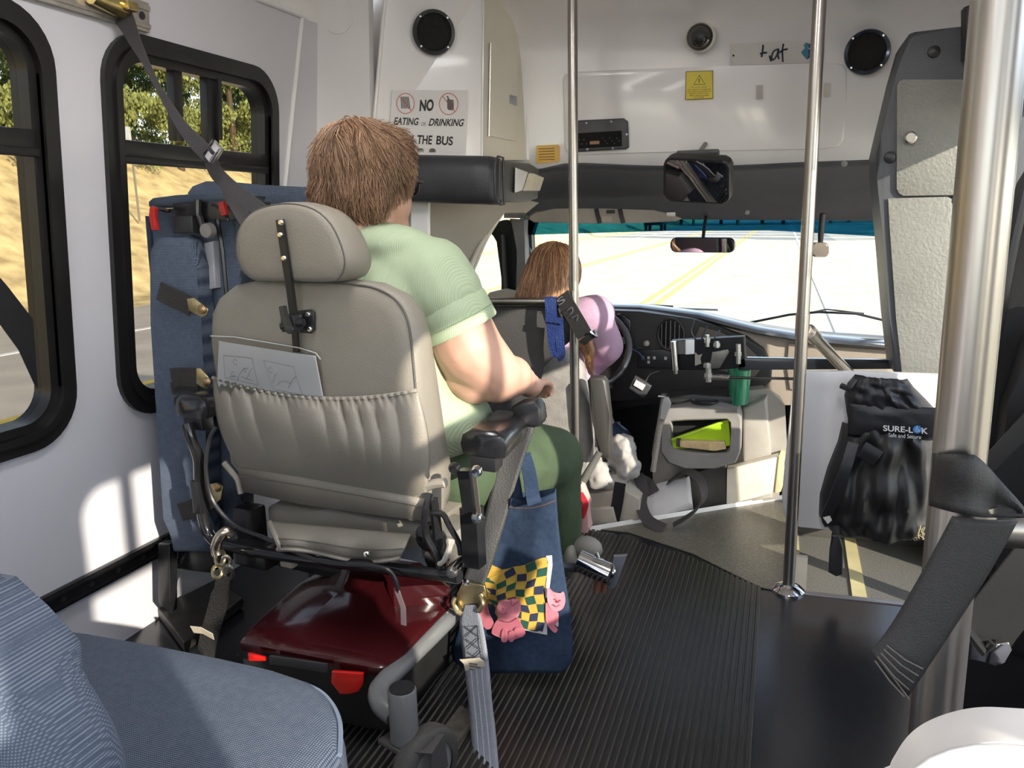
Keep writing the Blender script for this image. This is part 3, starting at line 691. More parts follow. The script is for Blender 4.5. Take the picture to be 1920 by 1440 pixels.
# ---- mirrors
def aimed(c, target): return ((V3(CAM) - c).normalized() + (V3(target) - c).normalized()).normalized()
def mirror(name, outline, c, n, thick, label, rimw, parts):
    t = thing(name, label, 'mirror', c); _, s_, q_ = fr(n)
    def M_(u, v, d=0): return PP(u, v, c, n) + n * d
    mid = (sum(u for u, v in outline) / len(outline), sum(v for u, v in outline) / len(outline))
    b = B(); b.plate([M_(u, v) for u, v in outline], -n * thick, .006); b.build('housing', blk, t)
    b = B(); b.plate([M_(lerp(mid[0], u, rimw), lerp(mid[1], v, rimw), .0005) for u, v in outline], n * .001); b.build('mirror_glass', mirror_m, t, False)
    return t, M_
def rr2(u0, v0, u1, v1, r, dv): return [(x, y + dv * (x - u0) / (u1 - u0)) for x, y in rrect(u0, v0, u1, v1, r, 5)]
cM = P(1305, 338, 2.62)
t, M_ = mirror('interior_mirror', rr2(1244, 296, 1367, 377, 13, 6), cM, aimed(cM, (-.62, 2.45, .72)), .035, 'large black framed interior mirror hanging below the white fascia', .93, 0)
b = B(); b.box(cM + V3((.0, .045, .085)), (.13, .05, .018), bev=.005); b.tube([cM + V3((0, .04, .08)), cM + V3((0, .28, .13))], .008, 8); b.build('bracket', blk, t)
cM = P(1316, 459, 3.25)
t, M_ = mirror('rear_view_mirror', rr2(1257, 446, 1376, 473, 9, 1), cM, aimed(cM, (-.66, 2.6, .78)), .022, 'narrow rear view mirror hung in front of the windscreen', .95, 0)
b = B(); b.tube([cM + V3((0, .02, .0)), cM + V3((0, .10, .08)), cM + V3((.0, .17, .12))], .007, 8); b.build('stem', blk, t)
# second, round topped mirror on a stalk at the right
t = thing('stalk_mirror', 'small beige sensor housing on a black stalk in front of the windscreen', 'mirror', P(1543, 420, 3.2))
b = B(); b.tube([P(1543, 402, 3.3), P(1539, 440, 3.25), P(1538, 458, 3.22)], [.011, .011, .009], 10); b.build('stalk', blk, t)
b = B(); b.plate([P(u, v, 3.2) for u, v in rr2(1521, 455, 1554, 482, 8, 0)], (0, .05, 0), .008); b.build('housing', mat('bronze_grey', (.22, .19, .16), .35, .2), t)
# ---- sun visor
t = thing('sun_visor', 'beige sun visor strapped up above the windscreen in front of the driver', 'sun visor', P(1130, 405, 3.2))
vo = [(992, 404), (1003, 396), (1040, 391), (1130, 391), (1225, 394), (1262, 401), (1278, 410), (1266, 415), (1200, 418), (1100, 419), (1000, 417), (990, 411)]
b = B(); b.plate([P(u, v, 3.25) for u, v in vo], (0, .022, .0), .009, 4); b.build('panel', mat('visor_beige', (.40, .36, .31), .6), t)
for u in (1122, 1166):
    b = B(); b.strap([P(u - 4, 391, 3.24), P(u - 1, 405, 3.245), P(u + 3, 419, 3.24)], .018, .003, X_); b.build('band', blk, t)
b = B(); b.box(P(1145, 397, 3.243), (.035, .003, .014)); b.build('label_patch', blk, t)
b = B(); b.box(P(1138, 411, 3.243), (.045, .003, .022)); b.build('label_patch', mat('beige_label', (.5, .42, .36), .6), t)
b = B(); b.box(P(1258, 402, 3.24), (.035, .004, .016), bev=.002); b.build('light_patch', mat('visor_white', (.8, .78, .74), .4), t)
b = B(); b.tube([P(988, 402, 3.26), P(984, 420, 3.27)], .012, 8); b.build('pivot', greypl, t)

# ================================================================== right door pillar
t = thing('pillar_cabinet', 'grey moulded pillar cabinet with a small locked door at the right of the windscreen', 'cabinet', P(1740, 690, 2.45))
pc = [(1706, 62), (1716, 58), (1800, 50), (1940, 40), (1940, 700), (1678, 700), (1668, 600), (1654, 430), (1644, 330), (1643, 290), (1652, 255), (1680, 140), (1698, 75)]
b = B(); b.plate([P(u, v, 2.48) for u, v in pc], (0, .22, 0), .014, 4)
b.build('body', mat('slate_plastic', (.062, .066, .076), .48, bump=.15, bs=200), t)
b = B(); b.plate([P(u, v, 2.48) for u, v in [(1800, 22), (1840, 5), (1960, -10), (1960, 60), (1800, 118)]], (0, -.06, 0), .012); b.build('upper_moulding', mat('dark_moulding', (.035, .035, .036), .5), t)
skin = mat('grey_leathergrain', (.20, .20, .18), .5, var=.06, bump=.5, bs=120)
b = B(); b.plate([P(u, v, 2.477) for u, v in rr2(1681, 150, 1818, 367, 12, 0)], (0, -.008, 0), .003); dr = b.build('door_leaf', skin, t)
b = B(); b.lathe(P(1706, 259, 2.47), (0, -1, 0), [(.016, 0), (.016, .016), (.012, .020), (.001, .020)], 20); b.build('lock', mat('nickel', (.62, .58, .5), .25, 1.0), dr)
b = B(); b.plate([P(u, v, 2.477) for u, v in [(1664, 372), (1776, 369), (1790, 376), (1790, 700), (1690, 700), (1680, 600), (1668, 430)]], (0, -.005, 0), .003); b.build('lower_panel', skin, t)
for u, v in ((1751, 97), (1669, 295), (1793, 377)):
    b = B(); b.lathe(P(u, v, 2.479), (0, -1, 0), [(.016, 0), (.015, .006), (.006, .010), (.001, .010)], 16); b.build('screw_cap', blk, t)

# ================================================================== stanchion poles
def pole(label, pts, r, Ybase=None, extra=()):
    t = thing('grab_pole', label, 'grab pole', pts[0]); b = B(); b.tube(pts, r, 20); b.build('tube', steel, t)
    return t
p2b, p2t = PZ(1478, 1108, 0), P(1539, -40, 2.26)
t = pole('slim steel pole standing on the floor at the corner of the step', [p2b, p2t + V3((0, 0, .1))], .0165)
b = B(); b.lathe(p2b, Z_, [(.045, .0), (.045, .005), (.034, .016), (.022, .022), (.0175, .024), (.0175, .005)], 24); b.build('floor_flange', chrome, t)
b = B(); q = p2b.lerp(p2t, .455); b.tube([q, q + (p2t - p2b).normalized() * .06], .0182, 18); b.build('sleeve', steel, t)
b = B(); b.tube([P(1510, 618, 2.27), P(1528, 634, 2.34), P(1603, 712, 2.60)], [.0165, .0165, .0165], 16); tag(b.build('grab_rail', steel), 'short steel rail slanting down from the corner pole behind the white panel', 'grab rail')
b = B(); b.lathe(P(1520, 626, 2.30), P(1535, 642, 2.36) - P(1520, 626, 2.30), [(.021, -.02), (.021, .03)], 18); b.build('collar', steel, bpy.data.objects['grab_rail'])
p1t = P(1073, -40, 2.45); p1m = P(1076, 560, 2.45); p1b = V3((p1m.x + .004, 2.45, 0))
t = pole('slim steel pole in front of the driver, beside the seated woman', [p1b, p1m, p1t + V3((0, 0, .1))], .0150)
b = B(); b.lathe(p1b, Z_, [(.042, 0), (.042, .006), (.017, .02)], 20); b.build('floor_flange', chrome, t)
b = B(); q = P(1075, 545, 2.45); b.tube([q, q + V3((0, 0, -.06))], .0175, 18); b.build('sleeve', steel, t)
b = B(); b.tube([P(845, 566, 2.43), P(1062, 566, 2.45)], .0135, 14); tag(b.build('grab_rail', steel), 'horizontal steel rail along the top of the dark driver panel', 'grab rail')
p3t, p3b = P(1874, -30, .62), P(1752, 1330, .62); p3d = (p3b - p3t).normalized(); fl = p3t + p3d * (p3t.z / -p3d.z)
t = pole('thick brushed steel pole in the right foreground wrapped by black webbing', [fl, p3t + V3((0, 0, .25))], .0178)
b = B(); b.lathe(fl, Z_, [(.045, .0), (.045, .005), (.02, .02)], 20); b.build('floor_flange', chrome, t)
cl = P(1805, 985, .62)
b = B(); b.tube([cl + V3((.0, 0, 0)), cl + V3((.3, .05, 0))], .0150, 16); tag(b.build('grab_rail', steel), 'steel rail end leaving the thick foreground pole to the right', 'grab rail')
b = B(); b.lathe(cl, p3d, [(.0215, -.02), (.0215, .02)], 20); b.build('clamp', steel, bpy.data.objects['grab_rail.002'])

# ================================================================== white panel by the step and the black bag on it
t = thing('modesty_panel', 'white laminate panel with rounded corners behind the corner pole, black bag hung on it', 'panel', P(1600, 985, 2.33))
mp = [(1487, 716), (1490, 703), (1502, 696), (1620, 698), (1800, 704), (1960, 708), (1960, 1030), (1740, 1012), (1500, 988), (1484, 984), (1470, 965), (1466, 930)]
b = B(); b.plate([P(u, v, 2.33) for u, v in mp], (0, .022, 0), .006, 3); b.build('board', mat('white_board', (.66, .64, .64), .45, var=.02), t)
b = B()
for k in range(1): b.box(P(1790, 1015, 2.345) + V3((0, 0, -.1)), (.03, .03, .22))
b.build('bracket', steel, t)
nyl = mat('black_nylon', (.013, .013, .014), .5, var=.3, vs=25, bump=.35, bs=28); nylp = mat('black_nylon_panel', (.014, .014, .017), .46, var=.25, bump=.3, bs=45)
t = thing('webbing_pouch', 'black nylon pouch with printed flap hanging on the white panel', 'bag', P(1650, 1000, 2.28))
def bagf(rows, Y, bulge, nv=18, seed=0, amp=.012):
    def fn(s, q):
        k = q * (len(rows) - 1); i = min(len(rows) - 2, int(k)); f_ = k - i
        v = lerp(rows[i][0], rows[i + 1][0], f_); u0 = lerp(rows[i][1], rows[i + 1][1], f_); u1 = lerp(rows[i][2], rows[i + 1][2], f_)
        u = lerp(u0, u1, s); d = bulge * (max(0, math.sin(PI * s)) ** .6) * (max(0, math.sin(PI * min(1, .12 + q * .9))) ** .5)
        p = P(u, v + (s - .5) * 8, Y); w_ = noise.noise(V3((s * 5 + seed, q * 5, seed))) * amp + noise.noise(V3((s * 13, q * 4, seed + 3))) * amp * .6
        return p + V3((0, -d - w_ * min(1, 6 * s, 6 * (1 - s)), 0))
    return fn
b = B(); b.grid(bagf([(795, 1580, 1745), (830, 1572, 1750), (880, 1552, 1752), (930, 1538, 1752), (970, 1536, 1750), (1000, 1560, 1740), (1010, 1590, 1720)], 2.325, .085, seed=2, amp=.03), 40, 40)
b.build('sack', nyl, t, ang=70, solid=.003)
b = B(); b.grid(bagf([(706, 1604, 1700), (722, 1590, 1712), (745, 1584, 1735), (775, 1588, 1762), (790, 1590, 1764)], 2.30, .045, seed=8, amp=.022), 30, 20)
b.build('top_flap', nylp, t, ang=70, solid=.003)
b = B(); b.grid(bagf([(760, 1592, 1766), (775, 1591, 1766), (800, 1590, 1764), (822, 1589, 1762)], 2.275, .02, seed=4, amp=.004), 24, 10); b.build('printed_band', nylp, t, ang=70, solid=.003)
def K(u, v, d=.02): return P(u, v, 2.275 - .022 - d * .2)
wht = mat('white_print', (.72, .72, .74), .5)
for tx, u0, u1, v, h in (('SURE-L', 1656, 1712, 808, 11), ('K', 1728, 1740, 813, 11), ('Safe and Secure', 1666, 1727, 819, 7.5)):
    O = K(u0, v); lettering(tx, O, K(u1, v + (u1 - u0) * .07) - O, K(u0, v - h) - O, wht, t, bold=.02 if h > 9 else 0)
b = B(); b.lathe(K(1720, 805), (0, -1, 0), [(.0105, 0), (.0105, .001), (.001, .001)], 20); b.build('round_emblem', mat('logo_blue', (.05, .25, .62), .5), t)
b = B(); b.tube([K(1719, 799.5, .03), K(1719, 805, .03), K(1722.5, 806, .03), K(1724, 809, .03)], .0008, 5); b.tube(arc(K(1719.5, 807, .03), X_, Z_, .0035, 2.2, 6.4, 8), .0007, 5); b.build('wheelchair_emblem', wht, t)
b = B(); b.tube(spl([P(1604, 712, 2.28), P(1592, 727, 2.27), P(1577, 723, 2.28)], 5), [.008] * 11, 8); b.build('pull_tab', nylp, t)
b = B(); b.strap(spl([P(1640, 838, 2.235), P(1632, 850, 2.23), P(1622, 862, 2.235)], 4), .05, .006, P(1660, 850, 2.23) - P(1620, 835, 2.23)); b.build('buckle_tab', nylp, t)
b = B(); b.strap(spl([P(1600, 830, 2.26), P(1585, 880, 2.235), P(1562, 940, 2.25), P(1550, 970, 2.27), P(1556, 985, 2.275)], 5), .028, .004, X_); b.build('side_strap', nylp, t)
b = B(); b.plate([P(1543, 970, 2.255), P(1556, 967, 2.255), P(1560, 975, 2.255), P(1552, 982, 2.255)], (0, -.002, 0)); b.build('care_tag', mat('tag_grey', (.55, .53, .5), .6), t)
b = B(); b.tube([P(1568, 985, 2.27), P(1568, 1008, 2.26)], .011, 8); b.plate([P(u, v, 2.25) for u, v in [(1560, 1003), (1574, 1003), (1582, 1030), (1580, 1078), (1568, 1082), (1553, 1074), (1556, 1032)]], (0, .02, 0), .006); b.build('buckle', blk, t)
b = B()
rr3 = random.Random(4)
for k in range(26):
    u = 1700 + rr3.random() * 52; v = 985 + rr3.random() * 8; b.tube([P(u, v, 2.285), P(u + rr3.uniform(-6, 6), v + rr3.uniform(6, 18), 2.28), P(u + rr3.uniform(-9, 9), v + rr3.uniform(12, 26), 2.28)], .0012, 4)
b.build('frayed_fringe', mat('straw_fibre', (.38, .33, .2), .8), t)
# dark panel behind the driver
t = thing('padded_partition', 'dark grey padded panel between the seated woman and the driver', 'panel', P(960, 700, 2.44))
b = B(); b.plate([P(u, v, 2.46) for u, v in [(830, 572), (1068, 572), (1068, 640), (1040, 664), (1012, 690), (1000, 760), (998, 830), (992, 1000), (830, 1000)]], (0, .03, 0), .006); b.build('board', mat('charcoal_panel', (.050, .047, .047), .6, bump=.3, bs=220), t)
# ---- door header closing the right side above the entrance
b = B(); b.box((.645, 2.66, 1.62), (.03, 1.28, .5)); b.box((.645, 3.2, .9), (.03, .16, 2.2)); tag(b.build('wall_right_front', wwall), kind='structure')
b = B()
for (y0, y1) in ((2.24, 2.66), (2.68, 3.1)):
    pass
b.plate([V3((.64, 2.06, -.2)), V3((.64, 3.12, -.2)), V3((.64, 3.12, 1.38)), V3((.64, 2.06, 1.38))], (.004, 0, 0)); dr = tag(b.build('door_2', gl_right, smooth=False), kind='structure')
b = B()
for y in (2.075, 2.60, 2.64, 3.1): b.box((.645, y, .58), (.02, .035, 1.6))
b.box((.645, 2.59, 1.36), (.02, 1.05, .04)); b.box((.645, 2.59, -.18), (.02, 1.05, .05)); b.build('door_frame', winblk, dr)
# ================================================================== DASHBOARD
def D(lst, Y): return [P(u, v, Y) for u, v in lst]
dash = thing('dashboard', 'wide dashboard, dark around the instruments and taupe on the passenger side', 'dashboard', P(1400, 700, 3.4))
topm = mat('dash_top_slate', (.035, .042, .055), .3, coat=.3)
b = B()
tl = [(985, 573, 3.25), (1090, 575, 3.24), (1200, 578, 3.22), (1310, 592, 3.18), (1360, 605, 3.16), (1420, 620, 3.14), (1500, 633, 3.12), (1600, 642, 3.12), (1700, 649, 3.12)]
fr_ = [P(u, v, Y) for u, v, Y in tl]
b.loft([[p + V3((0, .15, -.002)) for p in fr_], [p + V3((0, .06, .006)) for p in fr_], [p + V3((0, .015, .004)) for p in fr_], fr_, [p + V3((0, -.002, -.007)) for p in fr_], [p + V3((0, .02, -.014)) for p in fr_]], False, False)
b.build('top', topm, dash, solid=.008)
b = B(); b.plate(D([(1300, 600), (1400, 622), (1500, 638), (1690, 652), (1690, 760), (1440, 760), (1290, 760)], 3.17), (0, .3, 0), .01)
b.build('passenger_fascia', taup, dash)
b = B(); b.plate([p for p in D([(1478, 642), (1662, 655), (1664, 700), (1660, 745), (1480, 730), (1474, 690)], 3.172)], (0, -.012, 0), .005); b.build('glovebox_lid', taup, dash)
b = B(); b.plate(D([(985, 578), (1090, 580), (1200, 584), (1300, 598), (1345, 612), (1400, 632), (1432, 655), (1448, 685), (1446, 715), (1425, 735), (1300, 745), (985, 760)], 3.13), (0, .06, 0), .008)
b.build('driver_fascia', mat('dash_charcoal', (.022, .0215, .021), .5, bump=.15, bs=250), dash)
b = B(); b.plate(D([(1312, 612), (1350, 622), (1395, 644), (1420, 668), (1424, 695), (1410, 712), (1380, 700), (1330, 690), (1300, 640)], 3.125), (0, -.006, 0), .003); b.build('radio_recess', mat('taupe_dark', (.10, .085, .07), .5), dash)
b = B(); b.plate(D([(1135, 590), (1165, 586), (1183, 600), (1182, 630), (1172, 652), (1135, 655)], 3.12), (0, -.01, 0), .006); ins = b.build('instrument_cluster', mat('cluster_black', (.008, .008, .008), .15), dash)
for u, v in ((1148, 615), (1168, 622)):
    b = B(); b.tube(arc(P(u, v, 3.105), X_, Z_, .022, 0, 2 * PI, 20)[:-1], .0015, 5, True); b.build('gauge', mat('gauge_red', (.35, .06, .04), .5), ins)
vc = P(1258, 627, 3.118); vn = V3((-.15, -1, 0)).normalized(); _, vs_, vq = fr(vn)
def el(k, r1, r2, d=0): return vc + vs_ * r1 * math.cos(k) + vq * r2 * math.sin(k) + vn * d
vent = None
b = B(); b.tube([el(2 * PI * k / 28, .058, .072) if False else vc + X_ * .050 * math.cos(2 * PI * k / 28) + Z_ * .062 * math.sin(2 * PI * k / 28) + vn * .004 for k in range(28)], .006, 6, True); vent = b.build('air_vent', blk, dash)
b = B(); b.lathe(vc, vn, [(.05, 0), (.001, .0005)], 24); b.build('vent_cavity', mat('cavity', (.004, .004, .004), .8), vent)
for k in range(5):
    x = -.034 + k * .017; h = .055 * math.sqrt(1 - (x / .05) ** 2)
    b = B(); b.box(vc + X_ * x + vn * .006, (.003, .012, h * 2)); b.build('vane', mat('vane_grey', (.16, .15, .14), .3), vent)
b = B(); b.ell(P(1212, 644, 3.11), (.012, .016, .012)); b.build('knob', mat('knob_taupe', (.42, .38, .32), .35), dash)
b = B(); b.plate(D([(1196, 655), (1258, 655), (1258, 690), (1196, 688)], 3.12), (0, -.008, 0), .003); sp = b.build('switch_panel', mat('switch_black', (.014, .014, .015), .35), dash)
for u, v in ((1205, 671), (1216, 671), (1216, 679), (1227, 671), (1248, 672)):
    b = B(); b.box(P(u, v, 3.108), (.010, .004, .012), bev=.001); b.build('switch', mat('switch_legend', (.42, .42, .40), .5), sp)
b = B(); b.plate(D([(985, 690), (1200, 692), (1300, 700), (1480, 700), (1480, 745), (1380, 752), (1250, 748), (985, 800)], 3.2), (0, .2, 0), .01); b.build('lower_fascia', blk, dash)
# wires under the dash
b = B(); b.tube(spl(D([(1176, 640), (1186, 655), (1198, 662), (1208, 676)], 3.09), 5), .004, 6); tag(b.build('cable', mat('blue_cable', (.02, .03, .10), .4)), 'dark blue cable across the dash beside the switch panel', 'cable')
t = thing('radio_handset', 'small grey box with a pale label under the switch panel', 'handset', P(1203, 724, 3.0))
b = B(); b.plate(D([(1190, 706), (1222, 724), (1207, 748), (1178, 728)], 3.0), (0, .03, 0), .005); b.build('case', mat('handset_grey', (.05, .05, .055), .45), t)
b = B(); b.plate(D([(1193, 712), (1211, 722), (1205, 732), (1188, 722)], 2.996), (0, -.003, 0)); b.build('label_face', mat('label_pale', (.55, .57, .6), .5), t)
b = B(); b.tube(spl(D([(1208, 720), (1219, 702), (1236, 696)], 3.02), 5), .002, 5); b.build('cord', greypl, t)
# steering wheel
t = thing('steering_wheel', 'black steering wheel in front of the driver', 'steering wheel', P(1100, 640, 2.98))
wc = P(1090, 655, 2.98); wn = V3((.06, -.72, .62)).normalized(); _, ws_, wq = fr(wn); ux_ = X_ - wn * wn.x; ux_.normalize(); uy_ = wn.cross(ux_)
b = B(); b.tube([wc + ux_ * .185 * math.cos(a) + uy_ * .185 * math.sin(a) for a in [2 * PI * k / 40 for k in range(40)]], .0135, 10, True); b.build('rim', mat('wheel_leather', (.02, .022, .028), .28, coat=.3), t)
b = B(); b.lathe(wc - wn * .03, wn, [(.06, -.02), (.06, .02), (.03, .03), (.001, .03)], 20); b.build('hub', blk, t)
for a in (.3, 2.84, 4.7):
    b = B(); b.strap([wc - wn * .015 + (ux_ * math.cos(a) + uy_ * math.sin(a)) * .04, wc + (ux_ * math.cos(a) + uy_ * math.sin(a)) * .18], .03, .012, wn.cross(ux_ * math.cos(a) + uy_ * math.sin(a))); b.build('spoke', blk, t)
b = B(); b.tube([wc - wn * .05, wc - wn * .3], .03, 12); b.build('column', blk, t)
# ================================================================== ENGINE COVER with bin
doghouse = thing('engine_cover', 'grey plastic engine cover with an open storage bin between the cab seats', 'engine cover', P(1320, 930, 2.85))
gd = mat('engine_cover_grey', (.36, .335, .30), .5, bump=.15, bs=260)
def dp(lst, Y): return [P(u, v, Y) for u, v in lst]
b = B()
b.loft([dp([(1240, 748), (1330, 742), (1440, 728), (1472, 760), (1476, 840), (1460, 935), (1380, 950), (1226, 950), (1222, 850)], 2.98),
        dp([(1240, 738), (1330, 732), (1430, 722), (1462, 742), (1470, 830), (1462, 900), (1390, 900), (1250, 880), (1236, 800)], 3.13)])
b.build('body', gd, doghouse, ang=30)
b = B(); b.plate(dp([(1392, 765), (1438, 742), (1446, 850), (1448, 935), (1392, 945)], 2.95), (0, .12, 0), .012); b.build('side_cover', gd, doghouse)
gbin = mat('bin_grey', (.27, .26, .245), .42, bump=.1)
def bo(s): return [(1250, 764), (1290, 758), (1350, 757), (1384, 765), (1390, 785), (1388, 850), (1380, 868), (1340, 880), (1280, 880), (1250, 868), (1238, 845), (1240, 790)]
out = dp(bo(0), 2.86); inn = dp([(1258, 790), (1290, 788), (1330, 787), (1362, 786), (1369, 792), (1370, 810), (1368, 842), (1362, 848), (1330, 850), (1290, 848), (1262, 842), (1256, 820)], 2.855)
b = B(); bk = [p + V3((0, .13, 0)) for p in inn]
b.loft([[p + V3((0, .1, 0)) for p in out], [p.lerp(q, .03) for p, q in zip(out, inn)], [p.lerp(q, .12) + V3((0, -.008, 0)) for p, q in zip(out, inn)], [p.lerp(q, .9) + V3((0, -.006, 0)) for p, q in zip(out, inn)], inn, bk], True, False)
b.build('bin', gbin, doghouse, ang=40)
b = B(); b.plate([p + V3((0, -.05, 0)) for p in bk], (0, .004, 0)); b.build('bin_shade', mat('bin_shade', (.012, .012, .012), .8), doghouse)  # near-black sheet inside the bin, painting its inner shade
b = B(); b.plate(dp([(1246, 745), (1300, 738), (1380, 742), (1395, 760), (1330, 764), (1244, 768)], 2.90), (0, .12, 0), .01); b.build('bin_top', mat('bin_dark', (.03, .03, .03), .35), doghouse)
b = B(); b.plate(dp([(1285, 890), (1362, 870), (1362, 950), (1285, 955)], 2.93), (0, .1, 0), .004); b.build('base', mat('bin_base', (.10, .092, .08), .6), doghouse)
cup_rim = P(1320, 752, 2.89)
b = B(); b.tube(arc(cup_rim, X_, Y_, .045, 0, 2 * PI, 22)[:-1], .006, 6, True); b.build('cup_holder', blk, doghouse)
t = thing('tray', 'lime green plastic tray lying in the storage bin', 'tray', P(1310, 830, 2.86))
b = B(); lo = dp([(1257, 826), (1366, 788), (1370, 836), (1264, 842)], 2.875)
b.loft([lo, [lo[0] + V3((0, .03, .0)), lo[1] + V3((0, .05, 0)), lo[2] + V3((0, .05, 0)), lo[3] + V3((0, .03, 0))]]); b.build('tray_body', mat('lime_plastic', (.46, .72, .02), .35, sss=.0), t, ang=20)
b = B(); b.tube([lo[0], lo[1]], .006, 8); b.build('lip', mat('lime_rim', (.52, .78, .05), .3), t)
t = thing('book', 'worn tan paperback lying in front of the lime tray', 'book', P(1310, 838, 2.85))
b = B(); b.plate(dp([(1270, 827), (1358, 829), (1361, 842), (1340, 846), (1272, 838)], 2.845), (0, .03, 0), .002); b.build('pages', mat('paper_tan', (.66, .50, .27), .8, var=.2, vs=40), t)
b = B(); b.plate(dp([(1268, 825), (1275, 826), (1275, 839), (1268, 836)], 2.842), (0, .03, 0), .001); b.build('spine', mat('book_dark', (.06, .05, .04), .6), t)
t = thing('tumbler', 'translucent green plastic tumbler standing on the engine cover', 'cup', P(1385, 756, 2.93))
gt = mat('green_plastic', (.035, .26, .14), .2, var=.45, vs=22, stretch=(14, 14, .6), coat=.4)
b = B(); cb = P(1384, 757, 2.93); ht = (P(1384, 692, 2.93) - cb).z
b.lathe(cb, Z_, [(.03, 0), (.036, .003), (.041, ht), (.038, ht), (.034, .01), (.001, .008)], 20); b.build('cup_wall', gt, t)
# ================================================================== DOOR OPENER LINKAGE
t = thing('door_opener', 'black door opener mechanism with zinc bolts on a long black bar', 'door mechanism', P(1320, 690, 2.62))
YD = 2.62
b = B(); b.plate(dp([(1258, 640), (1396, 632), (1400, 690), (1340, 694), (1258, 694)], YD), (0, .05, 0), .004); b.build('housing', mat('opener_black', (.007, .007, .008), .5, spec=.2), t)
b = B(); b.plate(dp([(1384, 675), (1396, 671), (1692, 676), (1692, 692), (1384, 694)], YD), (0, .03, 0), .003); b.build('bar', mat('black_bar', (.014, .016, .02), .22), t)
b = B(); b.tube([P(1366, 708, YD - .01), P(1700, 714, YD)], .0045, 8); b.build('rod', blkm, t)
b = B(); b.tube([P(1320, 706, YD - .01), P(1368, 708, YD - .01)], .009, 10); b.build('threaded_sleeve', mat('rough_steel', (.3, .28, .25), .45, .9, bump=1, bs=200), t)
b = B(); b.tube([P(1263, 640, YD - .03), P(1267, 694, YD - .03)], .0095, 12); b.build('pin', bolt_m, t)
b = B(); b.lathe(P(1267, 694, YD - .03), P(1267, 700, YD - .03) - P(1267, 694, YD - .03), [(.006, 0), (.006, .012), (.001, .013)], 8); b.build('nut', bolt_m, t)
b = B(); b.plate(dp([(1285, 637), (1302, 637), (1302, 664), (1285, 665)], YD - .006), (0, .004, 0), .003); b.build('white_label', mat('label_white', (.8, .82, .82), .4), t)
b = B(); b.plate(dp([(1270, 640), (1285, 640), (1285, 664), (1270, 664)], YD - .004), (0, .003, 0)); b.build('grey_plate', mat('plate_grey', (.10, .095, .09), .5), t)
b = B(); b.plate(dp([(1303, 660), (1309, 666), (1317, 664), (1313, 672), (1315, 682), (1303, 686)], YD - .006), (0, .003, 0)); b.build('torn_sticker', mat('foil_sticker', (.35, .32, .28), .4, .4), t)
for u, v0, v1, rr in ((1326, 628, 650, .007), (1326, 680, 690, .009), (1328, 690, 716, .009), (1384, 645, 682, .008), (1344, 640, 652, .008)):
    b = B(); b.tube([P(u, v0, YD - .02), P(u + .5, v1, YD - .02)], rr, 8); b.lathe(P(u, (v0 + v1) / 2, YD - .02), Z_, [(rr * 1.5, -.006), (rr * 1.5, .006)], 6); b.build('bolt', mat('bright_zinc', (.75, .75, .70), .3, .8), t)
b = B(); b.plate(dp([(1335, 660), (1365, 655), (1368, 660), (1350, 690), (1330, 692)], YD - .01), (0, .006, 0), .002); b.build('lever_plate', mat('lever_steel', (.18, .17, .15), .4, .7), t)
b = B()
for st in ([(1302, 600), (1296, 622), (1306, 638)], [(1326, 612), (1318, 628), (1316, 640)], [(1350, 620), (1340, 632), (1352, 642)]): b.tube(spl(dp(st, YD + .02), 5), .003, 5)
b.build('wiring', mat('dark_wire', (.05, .05, .06), .4), t)
# ================================================================== DRIVER SEAT AND FLOOR CLUTTER
seat = thing('bucket_seat', 'grey cloth driver seat with folded down dark armrest', 'seat', P(1080, 960, 2.75))
clg = mat('grey_seat_cloth', (.30, .285, .27), .9, var=.15, vs=30, bump=.5, bs=250)
b = B()
so_ = [(985, 690), (1010, 664), (1040, 655), (1066, 660), (1092, 690), (1106, 760), (1112, 830), (1112, 900), (985, 900)]
b.plate(dp(so_, 2.62), V3((-.02, .12, 0)), .03, 4); b.build('backrest', clg, seat)
b = B(); b.plate(dp([(1020, 850), (1120, 845), (1135, 900), (1130, 955), (1020, 960)], 2.66), (0, .45, 0), .03, 4); b.build('seat_cushion', clg, seat)
b = B(); b.plate(dp([(1100, 715), (1106, 707), (1130, 708), (1137, 716), (1143, 780), (1146, 850), (1140, 862), (1122, 858), (1110, 790)], 2.55), (0, .05, 0), .012, 3); b.build('armrest', mat('dark_armrest', (.042, .040, .036), .45), seat)
b = B(); b.tube([P(1093, 902, 2.5), P(1124, 848, 2.52)], [.014, .012], 12); b.build('recline_lever', mat('lever_grey', (.12, .115, .105), .4), seat)
b = B(); b.plate(dp([(1080, 955), (1150, 950), (1160, 990), (1090, 1000)], 2.62), (0, .3, 0), .008); b.build('pedestal', beige, seat)
t = thing('fabric_bundle', 'crumpled pale grey cloth piled beside the driver seat', 'cloth', P(1160, 880, 2.72))
b = B(); b.ell(P(1165, 850, 2.72), (.055, .05, .07)); b.ell(P(1178, 875, 2.70), (.045, .04, .05)); b.ell(P(1150, 905, 2.70), (.06, .05, .04)); b.ell(P(1120, 890, 2.66), (.045, .04, .06)); b.ell(P(1172, 825, 2.74), (.03, .03, .025))
organic('cloth', b, .008, mat('pale_grey_cloth', (.36, .345, .33), .85), t, 4, disp=lambda p, n: p + n * (.012 * noise.noise(p * 26) + .007 * noise.noise(p * 60)))
t = thing('seat_belt_buckle', 'seat belt buckle on a stiff stalk leaning beside the storage bin', 'seat belt', P(1225, 890, 2.72))
b = B(); b.tube([P(1224, 884, 2.74), P(1238, 800, 2.76), P(1243, 785, 2.76)], [.010, .008, .008], 8); b.build('stalk', mat('braided_stalk', (.33, .30, .26), .6, bump=1, bs=200), t)
